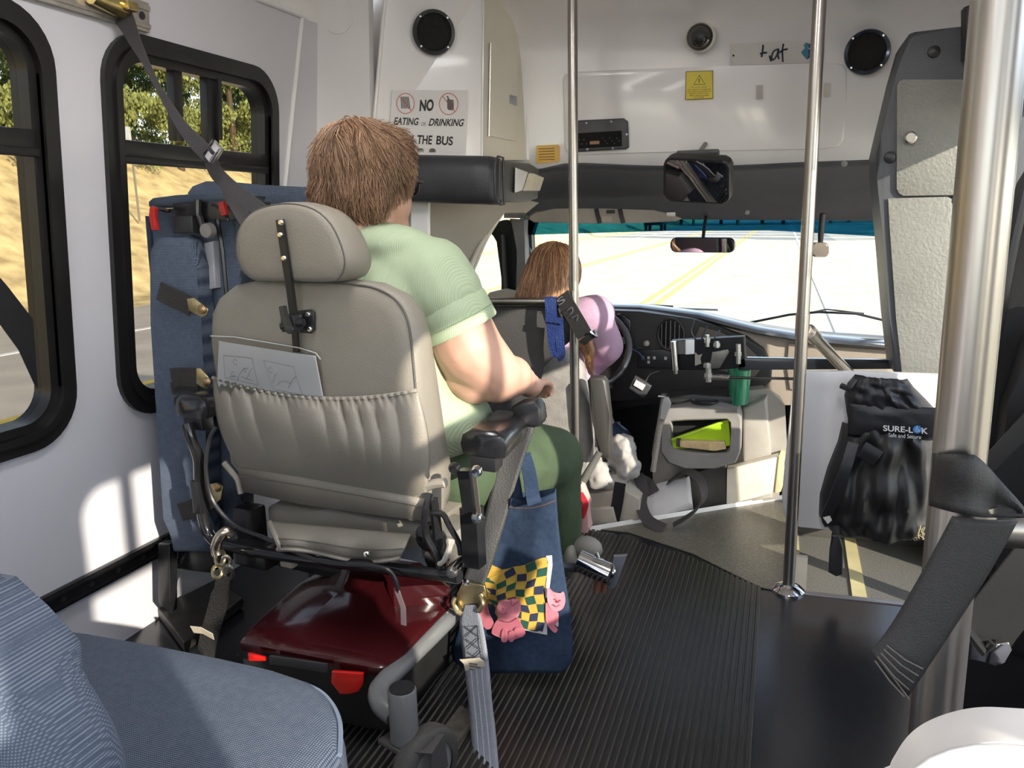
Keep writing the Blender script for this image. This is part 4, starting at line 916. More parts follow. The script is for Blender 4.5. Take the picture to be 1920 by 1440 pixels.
b = B(); b.plate(dp([(1243, 744), (1253, 746), (1258, 758), (1247, 788), (1236, 786), (1240, 765)], 2.74), (0, .02, 0), .004); b.build('buckle', mat('buckle_grey', (.42, .42, .40), .35), t)
b = B(); b.box(P(1240, 743, 2.735), (.022, .004, .004)); b.build('release_button', mat('button_white', (.8, .8, .78), .4), t)
t = thing('floor_tote', 'pale grey tote bag with dark webbing handles lying on the cab floor edge', 'bag', P(1220, 985, 2.75))
b = B(); b.plate([P(1140, 975, 2.66), P(1165, 925, 2.78), P(1240, 905, 2.84), P(1292, 890, 2.86), P(1298, 945, 2.78), P(1240, 968, 2.72), P(1185, 985, 2.68)], V3((0, .06, -.05)), .015, 3); b.build('bag_body', mat('pale_canvas', (.55, .53, .52), .8, bump=.4), t)
web = mat('dark_webbing', (.055, .048, .048), .7, bump=.6, bs=300)
b = B(); b.strap(spl([P(1175, 898, 2.78), P(1195, 892, 2.76), P(1205, 915, 2.72), P(1202, 945, 2.66), P(1215, 975, 2.62), P(1245, 992, 2.60)], 6), .042, .003, V3((.85, .3, .25))); b.build('handle', web, t)
b = B(); b.strap(spl([P(1252, 905, 2.82), P(1285, 884, 2.80), P(1312, 900, 2.74), P(1318, 930, 2.68), P(1300, 960, 2.62), P(1262, 985, 2.60)], 6), .042, .003, V3((.2, .9, .2))); b.build('handle', web, t)
b = B(); b.strap(spl([P(1178, 900, 2.78), P(1210, 905, 2.80), P(1225, 925, 2.78)], 5), .05, .003, V3((.3, .5, .8))); b.build('strap_loop', web, t)
t = thing('step_box', 'cream painted metal box panel in full sun beside the engine cover', 'box', P(1410, 940, 2.95))
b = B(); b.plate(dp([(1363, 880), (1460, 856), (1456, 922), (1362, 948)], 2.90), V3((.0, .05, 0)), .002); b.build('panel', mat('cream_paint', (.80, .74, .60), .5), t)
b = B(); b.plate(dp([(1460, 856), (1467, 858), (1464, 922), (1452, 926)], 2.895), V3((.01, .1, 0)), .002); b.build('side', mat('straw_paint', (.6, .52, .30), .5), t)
t = thing('plinth', 'cream plinth with a dark strap at the foot of the driver seat', 'plinth', P(1130, 980, 2.6))
b = B(); b.plate(dp([(1090, 930), (1170, 918), (1200, 935), (1200, 975), (1095, 990)], 2.64), (0, .2, 0), .006); b.build('plinth_body', beige, t)
b = B(); b.strap([P(1163, 905, 2.63), P(1158, 940, 2.625), P(1150, 982, 2.625)], .04, .003, X_); b.build('strap', blk, t)
t = thing('wrapped_bundle', 'small pink and red wrapped bundle on the floor behind the knees', 'bundle', P(1092, 990, 2.5))
b = B(); b.plate(dp([(1086, 905), (1092, 915), (1104, 945), (1098, 965), (1106, 990), (1096, 1010), (1084, 1005)], 2.5), (0, .05, 0), .01, 3); b.build('wrapping', mat('pink_cloth', (.66, .38, .36), .7), t)
b = B(); b.strap(spl(dp([(1088, 925), (1098, 945), (1090, 970)], 2.495), 5), .02, .003, X_); b.build('red_ribbon', mat('red_cloth', (.55, .03, .05), .6), t)
# hanging straps on the first pole
t = thing('hanging_strap', 'bright blue webbing loop hanging from the rail beside the slim pole', 'strap', P(1038, 560, 2.42))
blw = mat('blue_webbing', (.006, .022, .115), .5, var=.15, bump=.7, bs=260)
b = B(); sdv = P(1046, 560, 2.41) - P(1022, 560, 2.41)
b.strap(spl([P(1033, 578, 2.44), P(1034, 562, 2.425), P(1032, 558, 2.41), P(1033, 580, 2.40), P(1035, 610, 2.40), P(1039, 645, 2.40), P(1046, 668, 2.40)], 6), .037, .0025, sdv); b.build('webbing', blw, t)
b = B(); b.strap(spl([P(1048, 600, 2.405), P(1050, 640, 2.398), P(1052, 664, 2.398), P(1044, 672, 2.396)], 6), .028, .0025, sdv); b.build('webbing', blw, t)
b = B(); b.strap([P(1023, 597, 2.393), P(1055, 602, 2.393)], .02, .003, Z_); b.build('keeper_loop', blw, t)
t = thing('hanging_strap', 'black webbing with faded chalk letters hung on the slim pole', 'strap', P(1075, 580, 2.42))
bkw = mat('black_webbing', (.010, .0095, .0095), .6, var=.25, bump=.12, bs=900)
b = B(); sdv = P(1066, 548, 2.41) - P(1040, 562, 2.41)
b.strap(spl([P(1052, 553, 2.42), P(1068, 580, 2.41), P(1083, 605, 2.405), P(1097, 630, 2.41)], 6), .052, .003, sdv); b.build('webbing', bkw, t)
b = B(); b.plate(dp([(1084, 640), (1114, 618), (1119, 630), (1095, 648)], 2.40), (0, .02, 0), .003); b.build('buckle', blkm, t)
b = B(); b.tube([P(1107, 622, 2.395), P(1116, 630, 2.395), P(1120, 632, 2.395)], .004, 6); b.build('buckle_edge', chrome, t)
chalk = mat('chalk', (.11, .11, .12), .8)
O = P(1049, 573, 2.404); ux = P(1061, 564, 2.404) - O; lettering('S', O, ux, (P(1055, 556, 2.40) - P(1050, 571, 2.40)) * .0 + (P(1046, 562, 2.40) - P(1052, 572, 2.40)) * 1.0, chalk, t)
b = B(); b.tube(spl([P(1064, 582, 2.398), P(1072, 576, 2.398), P(1074, 584, 2.398), P(1068, 590, 2.398)], 4), .0012, 4); b.tube([P(1072, 596, 2.398), P(1084, 590, 2.398), P(1082, 602, 2.398)], .0012, 4); b.build('chalk_letter', chalk, t)
# wipers outside the glass
for i, (lst, l) in enumerate(([[(1180, 578), (1200, 571), (1262, 575)], 'thin wiper blade low on the windscreen above the instrument panel'], [[(1400, 606), (1480, 590), (1535, 585), (1605, 588), (1672, 604)], 'long dark wiper arm low on the windscreen right of the corner pole'])):
    t = thing('windscreen_wiper', l, 'wiper', P(*lst[0], 3.9))
    b = B(); b.tube(dp(lst, 3.86), .006, 6); b.build('arm', blk, t)
    if i: b = B(); b.tube(dp([(1500, 590), (1550, 580), (1620, 588)], 3.88), .004, 6); b.build('blade', blk, t)
    else: b = B(); b.tube(dp([(1240, 576), (1260, 578), (1346, 581)], 3.88), .005, 6); b.build('blade', mat('wiper_grey', (.3, .36, .36), .4), t)
# outside mirror
b = B(); b.plate(dp([(982, 456), (990, 455), (996, 475), (998, 510), (988, 505)], 3.5), (0, .08, 0), .01); tag(b.build('wing_mirror', blk), 'dark outside mirror beyond the left edge of the windscreen', 'mirror')
# ================================================================== RIBBED FLOOR MAT
mat_t = mat('ribbed_rubber', (.014, .0135, .013), .35, var=.25, vs=20, bump=.05)
rib_glint = mat('rib_edge_highlight', (.13, .12, .105), .5, var=.25, vs=30)  # highlight on each rib, painted as a paler strip along one flank
ed = [PZ(u, v, .0) for u, v in [(985, 985), (1040, 985), (1085, 990), (1130, 1000), (1175, 1010), (1215, 1025), (1270, 1038), (1330, 1062), (1380, 1085), (1425, 1103), (1440, 1108)]]
mx1 = -.012; mx0 = -1.0
def yend(x):
    for a, c in zip(ed, ed[1:]):
        if a.x <= x <= c.x: return lerp(a.y, c.y, (x - a.x) / (c.x - a.x))
    return ed[0].y if x < ed[0].x else ed[-1].y
b = B(); n = 62; dx = (mx1 - mx0) / n
for i in range(n):
    x = mx0 + i * dx; ys = [-.9, yend(x) - .004]
    pr = [(0, .004), (dx * .30, .004), (dx * .36, .009), (dx * .42, .0095), (dx * .90, .0095), (dx, .004)]
    rows = [[b.bm.verts.new((x + q, (yend(x + q) - .003) if k else -.9, z)) for q, z in pr] for k in (0, 1)]
    for j in range(len(pr) - 1):
        b.use(rib_glint if j in (4,) else mat_t); b.f((rows[0][j], rows[0][j + 1], rows[1][j + 1], rows[1][j]))
    b.use(mat_t)
    e = [b.bm.verts.new((x + q, yend(x + q) - .003, 0.001)) for q, z in pr]
    for j in range(len(pr) - 1): b.f((rows[1][j], rows[1][j + 1], e[j + 1], e[j]))
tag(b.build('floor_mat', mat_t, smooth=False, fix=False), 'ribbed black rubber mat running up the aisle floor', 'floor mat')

# ================================================================== LEFT WALL RAILS AND BELTS
def rail(lo, hi, wd, label, m, slots):
    a, c = PW(*lo), PW(*hi); d = (c - a).normalized(); vv = WV.normalized()
    t = thing('anchor_track', label, 'track', a); b = B(); mid = (a + c) / 2 + WN * .008
    b.box(mid, ((c - a).length, wd, .014), (d, vv, WN), .002)
    for s in (-1, 1): b.box(mid + vv * s * wd * .30 + WN * .008, ((c - a).length, wd * .16, .006), (d, vv, WN), .001)
    b.build('track', m, t)
    for k in range(slots):
        b = B(); p = a.lerp(c, (k + .5) / slots) + WN * .0155; b.lathe(p, WN, [(wd * .14, 0), (wd * .14, .001), (.0002, .001)], 12); b.build('slot', blk, t)
    return t, d
t, d_ = rail((-120, 1240), (322, 1010), .052, 'black anchor track along the foot of the left wall', blkm, 8)
t, d_ = rail((-60, -72), (271, 34), .066, 'silver anchor track on the left wall above the windows', alum, 9)
# shoulder belt from the track
belt = thing('shoulder_belt', 'grey shoulder belt running from the upper wall track down to the seated woman', 'seat belt', PW(215, 20))
bw = mat('charcoal_belt', (.055, .050, .055), .55, var=.15, bump=.4, bs=300)
A = PW(212, 18) + WN * .03
b = B(); b.tube([PW(150, -8) + WN * .03, PW(190, 8) + WN * .035, PW(214, 18) + WN * .03], [.018, .024, .022], 10); b.box(PW(204, 14) + WN * .045, (.05, .03, .02), bev=.004); b.build('track_fitting', mat('brass_fitting', (.62, .50, .22), .25, 1.0), belt)
def bp(u, v, t): return PW(u, v).lerp(P(u, v, 1.47), 0) if t == 0 else P(u, v, lerp(A.y, 1.40, t))
lst = [(222, 22, .0), (236, 40, .04), (252, 75, .1), (275, 120, .2), (300, 170, .32), (340, 235, .45), (370, 270, .55), (393, 292, .62)]
pts = [P(u, v, lerp(A.y, 1.42, t)) for u, v, t in lst]
wd_ = [.040, .044, .030, .016, .014, .026, .034, .036]
pw = spl(pts, 4); ww = [lerp(wd_[min(7, i // 4)], wd_[min(7, i // 4 + 1)], (i % 4) / 4) for i in range(len(pw))]
sds = [(X_ * .9 + Z_ * .25 + Y_ * .2).lerp(X_ * .8 + Z_ * .5, i / len(pw)) for i in range(len(pw))]
b = B(); b.strap(pw, ww, .003, sds); b.build('webbing', bw, belt)
lst = [(393, 292, .62), (402, 318, .66), (420, 340, .74), (450, 366, .86), (490, 396, 1.0), (540, 440, 1.02)]
b = B(); b.strap(spl([P(u, v, lerp(A.y, 1.46, t)) for u, v, t in lst], 5), .034, .003, X_ * .75 + Z_ * .6); b.build('webbing', bw, belt)
lst = [(418, 335, .70), (436, 372, .78), (458, 410, .9), (475, 440, .96)]
b = B(); b.strap(spl([P(u, v, lerp(A.y, 1.47, t) + .01) for u, v, t in lst], 5), .032, .003, X_ * .9 + Z_ * .2); b.build('webbing', mat('grey_belt', (.10, .09, .095), .6, bump=.4, bs=300), belt)
bc = P(400, 285, lerp(A.y, 1.42, .62) - .01); bd = (P(416, 303, 1.55) - P(388, 270, 1.6)).normalized(); bs_ = (X_ * .8 + Z_ * .5); bs_ = (bs_ - bd * bs_.dot(bd)).normalized(); bn = bd.cross(bs_)
b = B(); b.box(bc, (.048, .040, .012), (bd, bs_, bn), .003); b.build('buckle', chrome, belt)
b = B(); b.box(bc + bn * (.007 if bn.y < 0 else -.007), (.03, .008, .004), (bd, bs_, bn), .001); b.build('buckle_slot', blk, belt)

# ================================================================== FOLDED BLUE SEAT AGAINST THE LEFT WALL
blue = weave('blue_tweed', (.042, .060, .098), (.215, .25, .315), 300, dirs=('X', 'Z'))
blueD = mat('blue_piping', (.02, .035, .07), .7)
bluet = mat('blue_top_vinyl', (.07, .115, .20), .5, bump=.2)
fs_ = thing('folding_seat', 'blue tweed flip seat folded up against the left wall behind the wheelchair', 'seat', V3((-1.45, 1.6, 0)))
YS = 1.60
b = B(); b.plate(dp([(277, 408), (283, 392), (400, 388), (440, 396), (450, 500), (452, 1000), (430, 1032), (338, 1030), (326, 1000), (315, 860), (300, 640), (290, 520)], YS), V3((-.03, .10, 0)), .014, 3); b.build('backrest', blue, fs_)
b = B(); ep = dp([(278, 405), (284, 480), (292, 560), (300, 650), (310, 780), (318, 900), (326, 990), (331, 1018)], YS - .004); b.tube(spl(ep, 4), .007, 7); b.build('piping', blueD, fs_)
b = B(); b.plate(dp([(302, 470), (312, 445), (372, 440), (388, 452), (396, 500), (398, 560), (404, 600), (408, 700), (412, 860), (418, 990), (408, 1025), (345, 1025), (332, 960), (322, 800), (310, 600)], YS - .012), V3((0, -.05, 0)), .022, 4); b.build('seat_cushion', blue, fs_)
b = B(); b.plate(dp([(381, 456), (399, 452), (404, 540), (388, 545)], YS - .02), V3((0, .05, 0)), .003); b.build('edge_strip', mat('pale_strip', (.36, .36, .40), .5), fs_)
b = B(); b.plate(dp([(276, 378), (284, 371), (330, 366), (410, 360), (445, 366), (440, 380), (395, 386), (290, 390), (277, 387)], YS - .04), V3((-.02, .14, 0)), .008, 3); b.build('armrest', mat('armrest_slate', (.045, .062, .09), .35), fs_)
b = B(); b.plate(dp([(346, 362), (356, 348), (380, 339), (420, 340), (480, 346), (600, 352), (640, 356), (640, 400), (420, 392), (360, 380)], 1.78), V3((-.02, .10, 0)), .02, 4); b.build('headroll', blue, fs_)
b = B(); b.plate(dp([(322, 382), (372, 378), (420, 378), (478, 378), (480, 410), (430, 412), (380, 410), (326, 406)], YS - .05), (0, .06, 0), .004); b.build('hinge_bracket', blkm, fs_)
b = B(); b.plate(dp([(322, 404), (360, 404), (361, 438), (324, 438)], YS - .06), (0, .05, 0), .004); b.build('pivot_block', blk, fs_)
b = B(); b.tube(dp([(372, 374), (372, 402), (376, 410), (385, 440)], YS - .06), .008, 8); b.build('pivot_rod', blkm, fs_)
b = B(); b.lathe(P(394, 432, YS - .06), (0, -1, 0), [(.018, 0), (.016, .016), (.001, .018)], 14); b.build('pivot_knob', mat('knob_grey', (.22, .20, .19), .4), fs_)
redh = mat('red_grip', (.42, .02, .018), .35)
for pts_ in ([(289, 388), (287, 406), (292, 432)], [(416, 378), (419, 392), (423, 404)]):
    b = B(); q = dp(pts_, YS - .085); b.strap(q, .016, .012, X_); b._bev([f for f in b.bm.faces], .003, 2); b.build('release_handle', redh, fs_)
b = B(); b.tube(dp([(398, 384), (412, 390), (424, 402), (428, 414)], YS - .07), .004, 6); b.tube(dp([(286, 388), (300, 392), (318, 396)], YS - .07), .005, 6); b.build('handle_rod', blkm, fs_)
b = B(); b.plate(dp([(402, 420), (480, 412), (480, 620), (425, 580)], YS + .09), (0, .02, 0), .003); b.build('shell', blk, fs_)
b = B(); b.tube(dp([(408, 410), (418, 470), (426, 560)], YS + .0), .006, 6); b.build('strut', blkm, fs_)
strapm = mat('brown_black_webbing', (.030, .027, .024), .75, bump=.6, bs=250)
for k, (s, pl, hole) in enumerate((([(298, 545), (318, 556), (345, 568), (360, 577)], [(352, 560), (366, 558), (392, 580), (390, 590), (380, 594), (356, 582)], (379, 580)), ([(322, 708), (340, 707), (362, 707), (372, 708)], [(370, 690), (378, 690), (398, 714), (394, 726), (384, 728), (370, 718)], (388, 716)), ([(338, 960), (356, 956), (376, 946), (398, 934)], [(392, 908), (408, 904), (420, 912), (416, 935), (404, 945), (394, 935)], (407, 914)))):
    b = B(); q = dp(s, YS - .085 - .002 * k); sdv = (P(330, 530, 1.5) - P(318, 556, 1.5)) if k == 0 else Z_
    b.strap(spl(q, 4), .046, .004, sdv); bt = b.build('belt_webbing', strapm, fs_)
    b = B(); b.plate(dp(pl, YS - .09), (0, -.004, 0), .0012); b.build('anchor_plate', zinc, bt)
    b = B(); b.lathe(P(*hole, YS - .095), (0, -1, 0), [(.012, 0), (.012, .002), (.007, .006), (.001, .0065)], 12); b.build('anchor_bolt', mat('rusty_bolt', (.45, .30, .16), .4, .9), bt)
b = B(); b.strap(dp([(322, 728), (345, 726), (372, 724)], YS - .08), .03, .004, Z_); b.build('belt_webbing', strapm, fs_)
b = B(); b.plate(dp([(300, 1030), (412, 1030), (420, 1060), (395, 1075), (300, 1065)], YS - .02), (0, .12, 0), .004); b.plate(dp([(296, 1020), (318, 1020), (318, 1150), (296, 1130)], YS - .06), (0, .03, 0), .003); b.build('floor_bracket', blkm, fs_)
b = B(); b.plate([PZ(296, 1140, .035), PZ(405, 1085, .035), PZ(455, 1120, .035), PZ(345, 1205, .035)], (0, 0, -.03), .004); b.build('base_plate', mat('scuffed_black', (.022, .020, .018), .5, var=.4, vs=25), fs_)
b = B(); b.tube(dp([(326, 1024), (326, 1045)], YS - .03), .012, 8); b.build('foot_tube', greypl, fs_)

# ================================================================== FOREGROUND BLUE SEAT
blue2 = weave('blue_ribbed_tweed', (.034, .048, .078), (.185, .212, .262), 300, dirs=('Y', 'X'), amt=1.0)
blue3 = weave('blue_ribbed_tweed_back', (.060, .078, .115), (.175, .203, .255), 400, dirs=('Z', 'X'), amt=1.0)
t = thing('passenger_seat', 'blue tweed passenger seat in the left foreground, seen from behind its backrest', 'seat', V3((-.9, .7, 0)))
zc = .40
co = [PZ(u, v, zc) for u, v in [(60, 1170), (140, 1178), (300, 1206), (430, 1232), (520, 1252), (590, 1275), (622, 1300), (640, 1340), (640, 1400)]]
def cush(zs):
    c = sum(co, V3((0, 0, 0))) / len(co)
b = B()
top = co + [V3((-.53, .55, zc)), V3((-1.32, .55, zc))]
cc = sum(top, V3((0, 0, 0))) / len(top)
def rg(s, z): return [V3((lerp(cc.x, p.x, s), lerp(cc.y, p.y, s), z)) for p in top]
b.loft([rg(.9, zc - .16), rg(.985, zc - .145), rg(1.02, zc - .10), rg(1.01, zc - .05), rg(.985, zc - .018), rg(.95, zc - .004), rg(.85, zc + .004), rg(.4, zc + .008)])
b.build('seat_cushion', blue2, t, ang=80)
b = B(); q = [V3((lerp(cc.x, p.x, .985), lerp(cc.y, p.y, .985), zc - .014)) for p in co[2:]]; b.tube(spl(q, 4), .004, 6); b.build('seam', mat('blue_seam', (.14, .18, .25), .8), t)
YB2 = .47
bo_ = [P(-120, 985, YB2), P(-40, 1025, YB2), P(30, 1080, YB2), P(90, 1135, YB2), P(150, 1200, YB2), P(205, 1270, YB2), P(245, 1340, YB2), P(268, 1400, YB2), P(276, 1450, YB2), P(276, 1600, YB2)]
bo_ += [V3((-.50, YB2, .34)), V3((-1.25, YB2, .34)), V3((-1.25, YB2, .75)), V3((-1.15, YB2, .85)), V3((-.95, YB2, .87))]
b = B(); b.plate(bo_, V3((-.0, -.09, .0)), .035, 5); b.build('backrest', blue3, t, ang=60)
for x, y in ((-.62, .58), (-1.2, .58), (-.62, .85), (-1.2, .85)):
    b = B(); b.tube([V3((x, y, zc - .15)), V3((x, y, 0.005))], .016, 10); b.build('leg', blkm, t)

# ================================================================== RIGHT FOREGROUND
t = thing('seat_shell', 'white plastic seat back with a raised rim in the bottom right corner', 'seat', V3((.2, .5, 0)))
Yw = .50
wo = [(1662, 1560), (1666, 1450), (1680, 1412), (1706, 1376), (1740, 1352), (1785, 1335), (1835, 1326), (1890, 1327), (1990, 1335), (2250, 1365), (2250, 1560)]
b = B(); b.plate(spl(dp(wo, Yw), 4, True)[:-8], (0, -.034, 0), .010, 4); b.build('shell', mat('white_seat_plastic', (.62, .60, .585), .35), t)
mid = (1960, 1560); wo = [(u - 20, v + 44) for u, v in wo]
b = B(); b.plate(dp([(lerp(mid[0], u, .91), lerp(mid[1], v, .88)) for u, v in wo], Yw - .034), (0, -.003, 0), .001); b.build('inset_panel', mat('white_seat_inset', (.52, .51, .51), .5), t)
b = B(); b.tube([V3((.26, .53, .7)), V3((.26, .53, 0))], .02, 12); b.tube([V3((.40, .53, .7)), V3((.40, .53, 0))], .02, 12); b.build('frame', blkm, t)
# folded dark seat at the right wall
t = thing('folding_seat', 'black vinyl flip seat folded up at the right behind the thick pole', 'seat', V3((.42, 1.5, 0)))
vb = mat('black_seat_vinyl', (.008, .008, .009), .5, var=.2, bump=.08, bs=150, spec=.3)
b = B(); b.plate(dp([(1960, 300), (1935, 340), (1905, 450), (1885, 560), (1866, 650), (1852, 740), (1842, 850), (1830, 1000), (1806, 1100), (1796, 1280), (1800, 1420), (1990, 1420)], 1.5), (0, .10, 0), .02, 3); b.build('backrest', vb, t)
b = B(); b.plate(dp([(1990, 560), (1925, 640), (1890, 760), (1872, 900), (1862, 1040), (1870, 1230), (1990, 1260)], 1.44), (0, .05, 0), .02, 3); b.build('seat_cushion', vb, t)
b = B(); b.tube(spl(dp([(1932, 330), (1903, 450), (1880, 570), (1860, 670), (1846, 760)], 1.49), 4), .008, 8); b.build('frame_tube', mat('dark_tube', (.05, .05, .055), .3, .6), t)
b = B(); b.plate(dp([(1845, 860), (1990, 700), (1990, 760), (1850, 900)], 1.40), (0, .008, 0), .002); b.build('belt_webbing', bkw, t)
b = B(); b.tube([V3((.45, 1.55, .2)), V3((.45, 1.55, 0))], .02, 10); b.build('leg', blkm, t)
# webbing wrapped on the pole
t = thing('webbing_strap', 'wide black webbing wrapped around the thick steel pole, sewn end hanging', 'strap', cl)
wb = mat('wide_black_webbing', (.017, .017, .018), .55, var=.12, bump=.25, bs=900)
pc_ = lambda u, v, d: P(u, v, .62 - d)
b = B()
rows = []
for k in range(17):
    s = k / 16; u = lerp(1752, 1915, s); bow = math.sin(PI * min(1, s * 1.5)) * .022 + .008
    top_ = pc_(u, lerp(850, 945, max(0, (s - .45) / .55) ** 1.1) + 6 * s, bow); bot = pc_(lerp(1745, 1922, s), lerp(948, 968, s) + 22 * math.sin(PI * s) * .5, bow + .004)
    rows.append([top_.lerp(bot, j / 8) + V3((0, -.002 * math.sin(j * .8), 0)) for j in range(9)])
b.loft(rows, False, False); b.build('wrap', wb, t, solid=.003)
b = B()
la, lb_ = [(1785, 968), (1730, 1070), (1672, 1170), (1632, 1222)], [(1905, 975), (1852, 1072), (1770, 1200), (1700, 1305)]
rows = []
L1 = spl([pc_(u, v, .05 + .004 * i) for i, (u, v) in enumerate(la)], 6); L2 = spl([pc_(u, v, .045 + .008 * i) for i, (u, v) in enumerate(lb_)], 6)
for a_, c_ in zip(L1, L2): rows.append([a_.lerp(c_, j / 8) + V3((0, -.004 * math.sin(PI * j / 8), 0)) for j in range(9)])
b.loft(rows, False, False); b.build('loose_end', wb, t, solid=.004)
stt = mat('grey_thread', (.11, .10, .09), .8)
b = B()
for k in range(5):
    f1, f2 = .04 + k * .03, .10 + k * .03
    a0 = L1[-1].lerp(L1[-6], k * .16); c0 = L2[-1].lerp(L2[-6], k * .16); b.tube([a0.lerp(c0, .1) + V3((0, -.006, 0)), a0.lerp(c0, .5) + V3((0, -.010, 0)), a0.lerp(c0, .9) + V3((0, -.006, 0))], .0007, 4)
a0, c0 = L1[-1], L2[-6]; b.tube([a0.lerp(c0, .1) + V3((0, -.007, 0)), L2[-1].lerp(L2[-2], .3) + V3((0, -.006, 0))], .0007, 4)
b.build('stitching', stt, t)
t = thing('belt_tongue', 'black seat belt with a shiny metal tongue hanging behind the thick pole', 'seat belt', P(1850, 1200, 1.0))
b = B(); b.strap(spl(dp([(1990, 1010), (1930, 1080), (1890, 1130), (1858, 1170), (1838, 1200)], 1.0), 4), .062, .004, P(1900, 1200, 1.0) - P(1850, 1120, 1.0)); b.build('webbing', bkw, t)
b = B(); b.plate(dp([(1800, 1178), (1812, 1176), (1850, 1222), (1868, 1208), (1892, 1204), (1898, 1220), (1884, 1244), (1866, 1250), (1845, 1238), (1805, 1236), (1798, 1220)], .985), (0, .006, 0), .002); b.build('tongue', chrome, t)
b = B(); b.tube(dp([(1806, 1172), (1845, 1222), (1862, 1206)], .98), .006, 8); b.build('slot_bar', blkm, t)
# ================================================================== POWER WHEELCHAIR
hd = math.radians(8); CF = V3((math.sin(hd), math.cos(hd), 0)); CR = V3((math.cos(hd), -math.sin(hd), 0))
Bc = P(600, 700, 1.40)
def CB(u, v, d=0.0): return PP(u, v, Bc - CF * d, CF)
wch = thing('power_wheelchair', 'power wheelchair with taupe vinyl back and headrest carrying the woman in green', 'wheelchair', V3((-.95, 1.45, 0)))
# backrest shell, rounded, with soft edge
def cpl(lst, d=0.0, k=0):
    q = [CB(u, v, d) for u, v in lst]; return spl(q, k, True) if k else q
bk_out = [(393, 640), (395, 590), (408, 560), (436, 538), (480, 528), (560, 526), (640, 528), (700, 535), (742, 556), (765, 590), (775, 640), (784, 740), (792, 840), (801, 905), (799, 950), (797, 973), (700, 962), (560, 942), (458, 920), (450, 895), (430, 870), (418, 790), (404, 720)]
b = B(); q = cpl(bk_out)
cen = sum(q, V3((0, 0, 0))) / len(q)
def ringc(s, d): return [cen + (p - cen) * s + CF * d * (1 if d < .02 else lerp(1.0, .55, max(0, min(1, (p.z - cen.z + .15) / .38)))) for p in q]
b.loft([ringc(.55, -.010), ringc(.86, -.008), ringc(.965, -.003), ringc(1.0, .006), ringc(1.012, .025), ringc(1.012, .06), ringc(.985, .10), ringc(.93, .115), ringc(.6, .11)])
bkr = b.build('backrest', tan, wch, ang=75)
b = B(); b.tube(spl([p + CF * -.001 for p in ringc(.985, 0)[5:14]], 4), .0022, 5); b.build('seam_piping', mat('seam_grey', (.10, .095, .085), .7), bkr)
# elastic map pocket
def pocket(s, t):
    top = lambda s: (lerp(400, 782, s), 708 + 128 * s * (1 - s) + 24 * s * s)
    bot = lambda s: (lerp(447, 798, s), lerp(878, 938, s))
    a_, c_ = top(s), bot(s); u = lerp(a_[0], c_[0], t) - 14 * math.sin(PI * t) * (1 - 2 * s) ; v = lerp(a_[1], c_[1], t)
    bel = .036 * math.sin(PI * min(1, t * .95 + .05)) ** .8 * math.sin(PI * s) ** .45
    g = .0035 * math.sin(2 * PI * s * 30) * max(0, 1 - t * 7) * min(1, s * 8, (1 - s) * 8)
    ph = s * 8.5 + .5 * math.sin(s * 9) + .8 * t * (s - .5)
    fo = .024 * (abs(math.sin(PI * ph)) ** .7 - .5) * (math.exp(-t * 2.3) - .12) * min(1, t * 7) * min(1, s * 6, (1 - s) * 6)
    sag = .012 * math.sin(PI * 2.6 * s + 2.0) * math.sin(PI * t) ** 2 * t
    return CB(u, v, .012 + bel + g + fo + sag)
b = B(); b.grid(pocket, 130, 40); b.build('pocket', tan, wch, ang=85, solid=.003)
b = B(); b.tube([pocket(k / 120, .0) + CF * -.001 for k in range(121)], .0045, 6); b.build('elastic_hem', tan2, wch)
b = B(); b.loft([[CB(u, v, .016) for u, v in pts_] for pts_ in ([(447, 876), (560, 893), (700, 918), (800, 936)], [(450, 890), (560, 906), (700, 931), (800, 950)], [(457, 921), (560, 944), (700, 964), (797, 976)])], False, False); b.build('lower_band', tan, wch, solid=.006)
b = B(); b.tube([CB(u, v, .0205) for u, v in [(452, 893), (560, 909), (700, 934), (798, 952)]], .0012, 4); b.build('stitching', mat('stitch_dark', (.10, .09, .075), .8), wch)
b = B(); b.tube(spl([CB(u, v, .012) for u, v in [(420, 868), (434, 884), (446, 900), (452, 925)]], 4), .007, 8); b.build('corner_piping', tan2, wch)
b = B(); b.tube(spl([CB(u, v, .006) for u, v in [(835, 905), (812, 908), (792, 918), (778, 940), (772, 972)]], 4), .010, 8); b.build('corner_piping', tan2, wch)
# headrest
hr = [(442, 470), (446, 432), (466, 402), (500, 386), (545, 381), (590, 392), (622, 420), (642, 462), (648, 495), (640, 518), (622, 528), (560, 527), (500, 527), (474, 524), (452, 505)]
b = B(); q = cpl(hr, .03, 3); cen = sum(q, V3((0, 0, 0))) / len(q)
b.loft([ringc(.5, -.008), ringc(.85, -.006), ringc(.965, -.002), ringc(1.0, .004), ringc(1.03, .03), ringc(1.03, .065), ringc(.98, .10), ringc(.85, .115), ringc(.5, .112)])
hro = b.build('headrest', tan, wch, ang=75)
b = B(); b.tube(ringc(.985, .0003), .0018, 5, True); b.build('seam_piping', mat('seam_grey', (.1, .09, .08), .7), hro)
